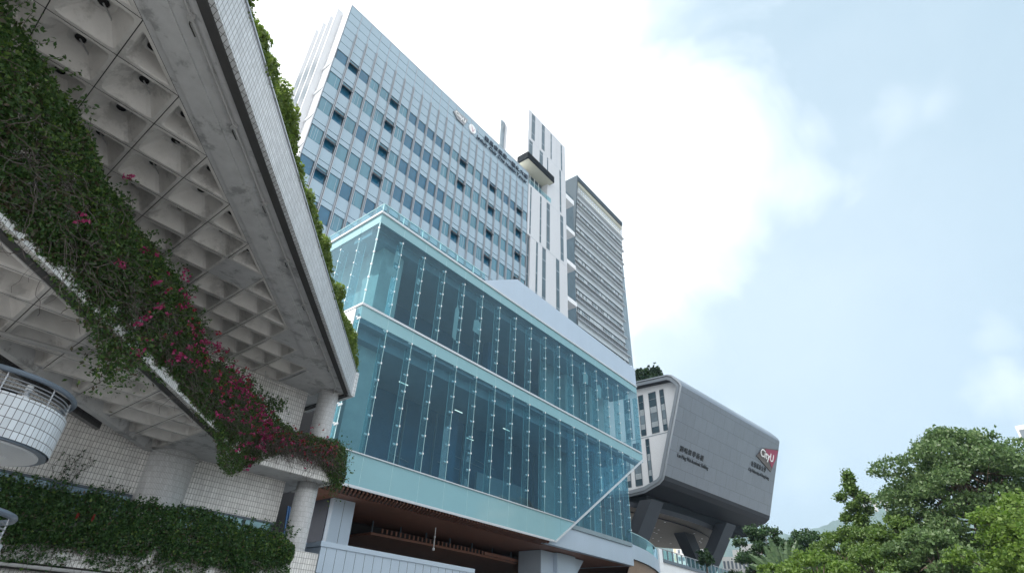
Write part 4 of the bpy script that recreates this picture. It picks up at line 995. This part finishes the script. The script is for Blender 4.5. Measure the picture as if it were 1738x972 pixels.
# far white tower peeping past the parapet shrubs
t = thing('white_residential_tower', 'corner of a pale tower far behind the shrubs on the parapet, top left', 'building', (14, 75, -1.7))
m = M(); m.box(4, 17.9, 70, 85, -1.7, 83.0, 'white'); m.box(4.5, 17.0, 70.2, 84, 83.0, 84.5, 'white'); m.build('wall', t)
for k in range(6): m = M(); m.box(15.4, 17.3, 69.93, 69.99, 60+k*3.9, 61.9+k*3.9, 'frame'); m.build('window', t)

# ================================================================ trees
def crown_pts(rng, blobs, n, flat=.75):
    P = []; W = np.array([b[3]**2 for b in blobs]); W = W/W.sum()
    for b, w_ in zip(blobs, W):
        k = max(8, int(n*w_)); v = rng.normal(size=(k, 3)); v /= np.linalg.norm(v, axis=1)[:, None]
        v[:, 2] = np.where(v[:, 2] < -.25, v[:, 2]*.5, v[:, 2])
        r = b[3]*(.62+.38*rng.random(k)**.6)*(1+.18*np.sin(v[:, 0]*7+b[0])*np.cos(v[:, 1]*6+b[1]))
        P.append(np.array(b[:3])+v*r[:, None]*np.array([1, 1, flat]))
    return np.concatenate(P)
def tree(name, label, az, d, ztop, r, zlow, mats, seed, n=6000, nb=26, leaf=.22, group='trees on the right', shape='round', base=-1.7, cat='tree', flat=.7, br=.30):
    rng = np.random.default_rng(seed); x, y, _ = pol(az, d, 0); t = thing(name, label, cat, (x, y, base), group)
    if shape == 'tier': flat, br = .60, .235
    blobs = []; h = ztop-zlow; cz = zlow+h*.45
    tr = M(); top = Vector((x, y, zlow+h*.75)); bend = rng.normal(size=2)*r*.08
    stem_pts = [Vector((x, y, base)), Vector((x+bend[0], y+bend[1], (zlow+base)/2)), Vector((x-bend[0]*.5, y-bend[1]*.3, zlow+h*.3)), top]
    tr.tube(stem_pts, r*.055+.07, 'bark', 8, r1=.04)
    for i in range(nb):
        u = (i+.5)/nb
        a = i*2.39996+rng.uniform(-.3, .3)
        if shape in ('round', 'tier'): 
            zz = 1-1.75*u; q = math.sqrt(max(.02, 1-zz*zz)) if zz < 1 else .1; rad = r*q*rng.uniform(.4, 1.06); z = cz+h*.52*zz*.92
        elif shape == 'cone': zz = u; rad = r*(.12+.88*u)*rng.uniform(.5, 1.0); z = ztop-h*(u**1.1)*.95
        else: zz = u; rad = r*rng.uniform(.2, .85)*(.5+.5*math.sin(u*9+seed)); z = ztop-h*u*.95
        bx, by = x+rad*math.cos(a), y+rad*math.sin(a); s = r*br*rng.uniform(.7, 1.25)*(.75 if z > ztop-h*.2 else 1)
        blobs.append((bx, by, z-s*.3, s))
        p0 = stem_pts[2].lerp(top, rng.uniform(0, .9)) if z > zlow+h*.3 else stem_pts[1].lerp(stem_pts[2], rng.uniform(.5, 1))
        tr.tube([p0, p0.lerp(Vector((bx, by, z)), .5)+Vector((0, 0, -.05*r)), Vector((bx, by, z-s*.1))], .03*r/3+.03, 'bark', 5, r1=.015)
    tr.build('trunk', t)
    P = crown_pts(rng, blobs, n, flat); P += rng.normal(size=P.shape)*leaf*(.6 if shape != 'tuft' else 1.5)
    # sprays that break the outline
    k = n//9; idx = rng.integers(0, len(P), k); c = np.array([x, y, cz]); dirn = P[idx]-c; dirn /= np.linalg.norm(dirn, axis=1)[:, None]+1e-6
    P = np.concatenate([P, P[idx]+dirn*rng.random((k, 1))*r*.06+rng.normal(size=(k, 3))*leaf*.8])
    leaves('crown', P, leaf, mats, t, seed, aspect=1.1, sizevar=.9)
    return t
TR = [
 ('broad_tree', 'tallest broad olive-green tree with feathery tiers filling the right side', 0.9, 48, 14.7, 5.3, 3.2, 'leaf_olive', 1, 26000, 66, .20, 'tier'),
 ('broad_tree', 'olive tree with a rounded top at the right edge beside the tallest one', -4.6, 52, 12.0, 4.2, 3.5, 'leaf_olive', 2, 11000, 34, .21, 'round'),
 ('bright_tree', 'bright yellow-green tree in front at the right edge below the tall olive tree', -2.2, 33, 6.9, 3.4, -.5, 'leaf_bright', 3, 15000, 40, .17, 'round'),
 ('slender_tree', 'slender upright tree with tufted crown standing above the others against the sky', 8.75, 52, 12.9, 1.45, 6.6, 'leaf_mid', 4, 3600, 15, .19, 'tuft'),
 ('leafy_tree', 'green leafy tree left of the tall olive tree under the hill peaks', 6.3, 46, 8.9, 2.6, 2.0, 'leaf_mid', 5, 9000, 30, .19, 'round'),
 ('leafy_tree', 'mid-green tree at the foot of the slender tree', 9.6, 50, 9.0, 2.6, 2.4, 'leaf_mid', 6, 7500, 26, .19, 'round'),
 ('leafy_tree', 'mid-green tree filling the gap behind the fan palm and the slender tree', 11.0, 54, 9.4, 3.0, 2.4, 'leaf_mid', 26, 8000, 26, .19, 'round'),
 ('dark_tree', 'dark glossy tree touching the lower corner of the zinc block', 16.3, 62, 11.7, 3.6, 1.5, 'leaf_dark', 7, 9000, 30, .24, 'round'),
 ('dark_tree', 'dark rounded tree between the fan palm and the slender tree', 13.2, 60, 10.7, 3.4, 2.5, 'leaf_dark', 8, 7500, 26, .22, 'round'),
 ('bright_tree', 'bright round-topped tree at the bottom of the picture below the fan palm', 12.9, 33, 5.0, 2.5, -.6, 'leaf_bright', 9, 9000, 30, .15, 'round'),
 ('bright_tree', 'small light green tree at the bottom left of the grove', 16.3, 40, 5.3, 1.6, 0.5, 'leaf_bright', 10, 5000, 20, .16, 'round'),
 ('leafy_tree', 'grey-green tree between the bright front trees below the tall olive tree', 4.6, 40, 6.9, 2.8, .5, 'leaf_olive', 11, 10000, 32, .17, 'round'),
 ('leafy_tree', 'shaded green tree at the bottom centre of the grove', 8.9, 41, 6.3, 2.8, 0, 'leaf_mid', 12, 9000, 30, .17, 'round'),
 ('dark_tree', 'low dark bush-like tree left of the grove by the white building', 18.4, 55, 5.9, 1.7, 1, 'leaf_dark', 13, 4000, 16, .2, 'round'),
 ('bright_tree', 'bright tree at the right edge in front of the rounded olive tree', -5.6, 36, 7.9, 2.8, 0, 'leaf_bright', 14, 7000, 26, .17, 'round'),
]
for nm, lab, az, d, zt, r, zl, mt, sd, n, nb_, lf, sh in TR:
    tree(nm, lab, az, d, zt, r, zl, [mt], sd, int(n*2.4), int(nb_*1.5), lf*.52, shape=sh, br=.235)
tree('roof_tree', 'dark tree peeping over the zinc block roof behind the glass hall', 25.3, 112, 51.5, 4.4, 43.0, ['leaf_dark'], 21, 5000, 20, .42, group='trees on the roof', base=40.5)
tree('deck_plant', 'small dark potted plant on the deck below the railing', 21.6, 66, 9.6, .7, 8.1, ['leaf_dark'], 22, 900, 8, .16, group='deck plants', base=7.3, cat='plant')
# travellers palm: a fan of long paddle leaves
pm = thing('fan_palm', 'fan-shaped palm with upright paddle leaves in front of the dark trees', 'palm', pol(15.3, 50, -1.7), 'trees on the right')
px_, py_, _ = pol(15.3, 50, 0); right = Vector((math.sin(R_(15.3)), -math.cos(R_(15.3)), 0)); away = Vector((math.cos(R_(15.3)), math.sin(R_(15.3)), 0))
m = M(); m.tube([(px_, py_, -1.7), (px_, py_, 3.0), (px_, py_, 5.2)], .22, 'bark', 8, r1=.16); m.build('trunk', pm)
for k in range(11):
    a = R_(-58+11.6*k); L = 2.9+.4*math.sin(k*2.1); m = M(); o = Vector((px_, py_, 5.0)); d = right*math.sin(a)+Vector((0, 0, math.cos(a)))
    pts = [o+d*L*t+Vector((0, 0, -.35*t*t*abs(math.sin(a))))+away*.12*math.sin(k*2.7)*t for t in np.linspace(0, 1, 10)]
    m.tube(pts[:5], .04, 'palm', 5)
    sd = d.cross(away).normalized()
    for i in range(3, 9):
        w0 = .27*math.sin(math.pi*min(1, (i-2)/7.5)); w1 = .27*math.sin(math.pi*min(1, (i-1)/7.5))
        for s_g in (-1, 1):
            m.face([pts[i], pts[i]+sd*s_g*w0+away*.10, pts[i+1]+sd*s_g*w1*.9+away*.10+Vector((0, 0, -.05)), pts[i+1]], 'palm')
    m.build('leaf', pm)

# ================================================================ climbing plants on the tiled building
def dense_strip(rng, n, tk, zt, zb, pos, out0, out1, gap=.35, seedn=0, taper=.0):
    """points in a strip: along-parameter, top and bottom curves, outward thickness"""
    u = rng.uniform(tk[0], tk[-1], n*2); top = np.interp(u, tk, zt); bot = np.interp(u, tk, zb); v = rng.random(n*2)**.85
    z = top-(top-bot)*v
    cl = np.sin(u*2.3+seedn)*np.cos(z*3.1+u*.7)+.6*np.sin(u*5.7+z*4.3+seedn*2)+.4*np.sin(u*11.1-z*7.9)
    keep = (cl+rng.normal(size=n*2)*.55) > (-1.25+gap+(v-.5)*taper)
    u, z, v, cl = u[keep][:n], z[keep][:n], v[keep][:n], cl[keep][:n]
    bulge = out0+(out1-out0)*np.sin(np.pi*np.clip(.15+v*.8, 0, 1))*(.65+.35*cl/2)
    w_ = bulge*(1-.45*rng.random(len(u))**2)
    z = z+rng.normal(size=len(z))*.05
    return np.array([pos(a, b, c) for a, b, c in zip(u, w_, z)]), v
rng = np.random.default_rng(17)
R2 = math.sqrt(.5)
dpos = lambda u, w_, z: (u+w_*R2, u+11.64-w_*R2, z)
bpos = lambda u, w_, z: (u, 21.87-w_, z)
bv = thing('bougainvillea', 'long bougainvillea hedge with magenta flowers trailing over the diagonal planter parapet', 'climbing plant', (4, 15.6, 5.85))
tk = [-2.6, -1, 0, 1, 2, 3.6, 5, 5.7, 6.3, 7.5, 9, 10.3]; zt = [8.75, 8.55, 8.45, 8.15, 8.05, 8.15, 7.85, 7.35, 7.35, 7.75, 7.95, 8.0]; zb = [6.1, 5.95, 5.95, 5.9, 5.95, 6.1, 6.1, 5.95, 5.95, 6.1, 5.8, 5.7]
P1, v1 = dense_strip(rng, 78000, tk, zt, zb, dpos, .08, .62, .4, 1, 1.3)
P2, v2 = dense_strip(rng, 15000, [10.0, 10.6, 11.3, 12.2, 13.4, 14.3, 14.8], [8.2, 8.1, 7.6, 7.4, 7.45, 7.6, 7.2], [5.4, 5.6, 6.2, 6.6, 6.5, 5.9, 5.6], bpos, .05, .5, .25, 2, 1.0)
P3, v3 = dense_strip(rng, 13000, [-2, 1, 2.6, 3.3, 4.0, 6, 8.2, 8.6, 9.6, 10.3], [6.9, 6.9, 6.6, 6.6, 6.6, 6.3, 6.3, 6.2, 6.3, 6.3], [6.0, 5.75, 5.4, 4.85, 5.7, 5.9, 5.6, 5.0, 4.95, 5.4], dpos, .05, .25, .65, 3)
P4 = np.array([(14.45+rng.normal()*.22, 21.75+rng.normal()*.18, 6.4+rng.normal()*.48) for _ in range(2000)])
P5 = np.array([(3.35+rng.normal()*.28+.0, 14.7+rng.normal()*.28, 5.45+rng.normal()*.42) for _ in range(1300)])
AL = np.concatenate([P1, P2, P3, P4, P5]); n1 = len(P1)
vv = np.concatenate([v1, v2, rng.random(len(AL)-len(P1)-len(P2))]); MI = np.zeros(len(AL), int); rr1 = rng.random(len(AL))
pat = np.sin(AL[:, 0]*3.1+AL[:, 2]*2.2)*np.cos(AL[:, 2]*4.7-AL[:, 0]*1.3)
MI[(rr1 < .16+.10*pat) & (vv < .55)] = 1; MI[(rr1 > .93-.22*vv)] = 2
leaves('foliage', AL, .046, ['leaf_vine', 'leaf_tip', 'leaf_dry'], bv, 31, sizevar=.9, droop=.5, midx=MI)
# flowers: clusters of small bracts
F = []; FI = []
cl_ = [(10.3, 6.9, .42, 420), (10.0, 6.5, .35, 260), (9.3, 7.2, .4, 260), (10.9, 6.6, .35, 200), (8.3, 7.4, .35, 170), (7.6, 7.4, .3, 170), (7.2, 6.9, .3, 150), (6.7, 7.2, .3, 110), (5.3, 7.2, .25, 170), (4.9, 6.9, .3, 160), (4.2, 6.4, .25, 90), (3.9, 7.6, .18, 70), (2.3, 7.6, .1, 40), (2.7, 7.2, .12, 40), (3.2, 6.9, .12, 30), (1.7, 6.7, .1, 18), (.6, 6.6, .1, 14), (1.0, 8.2, .07, 14), (3.4, 8.1, .07, 16), (3.3, 5.5, .2, 70), (4.4, 5.9, .22, 60), (6.9, 5.95, .15, 30), (8.6, 5.6, .25, 50), (9.4, 5.2, .2, 40), (5.8, 7.5, .12, 30), (2.9, 6.1, .1, 14), (7.9, 6.6, .3, 80), (8.9, 6.4, .4, 120), (10.1, 5.9, .3, 70)]
for u, z, s, k in cl_:
    nn_ = max(2, int(k*.4)//9)
    for _ in range(nn_):
        uu, zz = u+rng.normal()*s, z+rng.normal()*s
        for _ in range(9): F.append(dpos(uu+rng.normal()*.035, .62+rng.normal()*.06, zz+rng.normal()*.035) if uu < 10.3 else bpos(uu+rng.normal()*.035, .55+rng.normal()*.05, zz+rng.normal()*.035)); FI.append(0)
for _ in range(150):
    uu = rng.uniform(9.5, 14); zz = rng.normal()*.35+6.9; f0 = bpos(uu, .45, zz) if uu > 10.3 else dpos(uu, .6, zz)
    for _ in range(3): F.append(tuple(np.array(f0)+rng.normal(size=3)*.03)); FI.append(1 if rng.random() < .65 else 0)
for _ in range(70):
    uu = rng.uniform(3, 9.5); f0 = dpos(uu, .62, rng.uniform(6.2, 7.9))
    for _ in range(5): F.append(tuple(np.array(f0)+rng.normal(size=3)*.035)); FI.append(1 if rng.random() < .4 else 0)
leaves('flowers', np.array(F), .046, ['flower', 'flower_red'], bv, 32, aspect=1.3, midx=FI)
def stems(name, parent, n, starts, L, r, seed, grav=.5, spread=.5, mt='stem'):
    q = random.Random(seed); m = M()
    for _ in range(n):
        p = Vector(starts(q)); d = Vector((q.gauss(0, spread), q.gauss(0, spread), -.6)).normalized(); pts = [p.copy()]
        for _ in range(q.randint(4, 8)):
            d = (d+Vector((q.gauss(0, .35), q.gauss(0, .35), q.gauss(0, .25)-grav*.25))).normalized(); p = p+d*L/6*q.uniform(.6, 1.3); pts.append(p.copy())
        m.tube(pts, r*q.uniform(.6, 1.3), mt, 3)
    return m.build(name, parent)
def st0(q):
    u = q.uniform(-2.5, 10.2); z = q.uniform(6.3, 7.6); return dpos(u, q.uniform(.03, .3), z)
stems('stems', bv, 2100, st0, .8, .0065, 5, .1, .8)
stems('hanging_twigs', bv, 60, lambda q: dpos(q.choice([q.uniform(-1, 4), q.uniform(-1, 10)]), .15, q.uniform(5.7, 6.1)), .8, .005, 6, .3, .5)
stems('dry_stems', bv, 1300, lambda q: bpos(q.uniform(10.3, 14.2), q.uniform(.03, .3), q.uniform(6.5, 7.4)), .8, .006, 7, .2, .7)
# light sprays standing up above the mass at its right end
def sprays(parent, name, bases, seed, H=.6, mt='leaf_vine'):
    q = random.Random(seed); m = M(); P = []
    for b in bases:
        p = Vector(b); d = Vector((q.gauss(0, .35), q.gauss(0, .35), 1)).normalized(); pts = [p.copy()]
        for _ in range(6):
            d = (d+Vector((q.gauss(0, .15), q.gauss(0, .15), 0))).normalized(); p = p+d*H/6*q.uniform(.7, 1.3); pts.append(p.copy())
            for _ in range(3): P.append(tuple(p+Vector((q.gauss(0, .04), q.gauss(0, .04), q.gauss(0, .03)))))
        m.tube(pts, .005, 'stem', 3)
    o = m.build(name, parent); leaves('leaves', np.array(P), .05, [mt], o, seed)
rq = random.Random(3)
sprays(bv, 'upright_shoots', [dpos(rq.uniform(-2, 10.2), .15, float(np.interp(uu, tk, zt))-.15) for uu in [rq.uniform(-2, 10.2) for _ in range(2)] for _ in range(0)]+[dpos(uu, .2, float(np.interp(uu, tk, zt))-.2) for uu in [rq.uniform(-2, 10.2) for _ in range(110)]]+[bpos(rq.uniform(10.2, 11.6), .2, 7.9) for _ in range(26)], 41)
# shrubs on top of the upper parapet
sh_spec = [(.2, 1.9, 12.1), (1.9, 3.2, 12.3), (3.2, 4.4, 12.8), (4.4, 6.0, 12.2), (6.0, 8.0, 12.35), (8.0, 10.4, 12.5), (10.4, 12.6, 12.6), (12.6, 14.7, 12.7)]
sh_lab = ['twiggy shrub on the upper parapet at the top edge of the picture', 'shrub on the upper parapet beside the far pale tower', 'bushy green shrub leaning out furthest where it meets the tall glass tower', 'thin wispy shrub on the parapet before the lowest tower windows', 'bright shrub on the parapet in front of the tower base', 'yellow-green shrub on the parapet beside the glass hall roof corner', 'bright shrub on the parapet beside the upper glass of the hall', 'last green shrub at the lower right tip of the upper parapet']
for i, ((a, b, zt_), lab) in enumerate(zip(sh_spec, sh_lab)):
    t = thing('parapet_shrub', lab, 'shrub', ((a+b)/2, (a+b)/2+8.1, 11.2), 'shrubs along the upper parapet')
    P = []; q = np.random.default_rng(60+i); nbl = 9
    for k in range(nbl):
        u = a+(b-a)*(k+q.uniform(.1, .9))/nbl; hh = (zt_-11.2)*q.uniform(.45, 1.0); s = .31*q.uniform(.7, 1.3); n_b = int(800*(b-a)/2)
        zc = 11.15+hh-s; off = q.uniform(-.2, .2)
        v = q.normal(size=(n_b, 3)); v /= np.linalg.norm(v, axis=1)[:, None]; rr_ = s*(.5+.5*q.random((n_b, 1)))*np.array([1, 1, 1.3])
        P.append(np.array([u-off*R2*.6+.0, u+7.95+off*R2*.6, zc])+v*rr_)
        low = q.random((n_b//2, 3)); P.append(np.array([u, u+7.9, 11.1])+(low-.5)*np.array([.5, .5, 0])+np.array([0, 0, 1])*low[:, 2:3]*(hh*.8))
    leaves('foliage', np.concatenate(P), .06, ['leaf_lit'], t, 70+i, sizevar=.8)
    stems('twigs', t, 8, lambda q_: (lambda u: (u, u+7.95, 11.2+q_.uniform(.4, zt_-11.2)))(q_.uniform(a, b)), .35, .006, 80+i, -.6, .4)
# dense hedge hanging over the lowest parapet
hg = thing('trailing_hedge', 'dense dark green creeper hedge covering the lowest parapet at the bottom left', 'hedge', (4, 21.4, 1.5))
hpos = lambda u, w_, z: (u, 21.9-w_, z)
P1, _ = dense_strip(rng, 56000, [-1, 3.5, 5, 6, 7, 8, 9.4, 10.6, 11.6, 12.5, 13.2], [3.6, 3.6, 3.5, 3.65, 3.6, 3.65, 3.8, 3.6, 3.5, 3.45, 3.1], [1.9, 1.9, 2.1, 2.1, 2.1, 2.1, 2.2, 2.1, 2.0, 2.3, 2.6], hpos, .1, .6, .15, 5, 1.1)
P2, _ = dense_strip(rng, 5200, [-1, 4, 7, 10, 13.3], [2.3, 2.4, 2.5, 2.4, 2.8], [1.35, 1.4, 1.6, 1.5, 1.9], hpos, .03, .2, .7, 6)
AL = np.concatenate([P1, P2]); rr1 = rng.random(len(AL)); MI = np.zeros(len(AL), int); MI[rr1 < .05+.16*np.clip((AL[:, 0]-8)/5, 0, 1)*(AL[:, 2] > 2.6)] = 1; MI[rr1 > .93] = 2
leaves('foliage', AL, .05, ['leaf_hedge', 'leaf_tip', 'leaf_dry'], hg, 33, sizevar=.9, droop=.6, midx=MI)
leaves('blossoms', np.array([(5.6+dx, 21.25+rng.normal()*.03, 2.9+rng.normal()*.04) for dx in (0, .42) for _ in range(14)]), .05, ['flower_red'], hg, 34)
stems('stems', hg, 420, lambda q: hpos(q.uniform(-1, 13.2), q.uniform(.02, .2), q.uniform(1.8, 2.6)), .6, .006, 9, .3, .7)
rq2 = random.Random(8)
sprays(hg, 'upright_shoots', [hpos(rq2.uniform(2, 13), .2, 3.35) for _ in range(100)], 43, .5, 'leaf_hedge')
# thin creepers on the tiled wall above the hedge
for i, (u0, z1, lab, n_) in enumerate([(5.5, 5.5, 'thin dark creeper climbing the tiled wall right of the round balcony', 7), (7.0, 4.7, 'sparse creeper patch on the tiled wall above the hedge left of the round pier', 9), (12.8, 4.3, 'wispy creeper beside the lower round column', 6)]):
    t = thing('wall_creeper', lab, 'creeper', (u0, 23.6, 3.4), 'creepers on the tiled wall')
    q = random.Random(50+i); m = M(); P = []
    for _ in range(n_):
        p = Vector((u0+q.uniform(-.6, .7), 23.62 if i < 2 else 22.9, 3.4)); pts = [p.copy()]
        while p.z < z1*q.uniform(.86, 1.0):
            p = p+Vector((q.uniform(-.10, .13), 0, q.uniform(.08, .16))); pts.append(p.copy())
            for _ in range(2): P.append(tuple(p+Vector((q.gauss(0, .04), -.03, q.gauss(0, .04)))))
        if len(pts) > 1: m.tube(pts, .008, 'stem', 3)
    m.build('stems', t); leaves('leaves', np.array(P), .045, ['leaf_dark'], t, 90+i)
# ================================================================ air
hz_ = M(); hz_.box(-60, 2750, -1600, 2750, -2.7, 640, 'ground')
ho = hz_.build('haze'); ho.data.materials.clear()
hm = bpy.data.materials.new('thin_haze'); hm.use_nodes = True; hm.node_tree.nodes.clear()
o_ = hm.node_tree.nodes.new('ShaderNodeOutputMaterial'); v_ = hm.node_tree.nodes.new('ShaderNodeVolumePrincipled')
v_.inputs['Density'].default_value = .00020; v_.inputs['Color'].default_value = (.56, .76, 1, 1); v_.inputs['Anisotropy'].default_value = .2
hm.node_tree.links.new(v_.outputs[0], o_.inputs['Volume']); ho.data.materials.append(hm)
tag(ho, kind='stuff')
scene.cycles.volume_bounces = 0
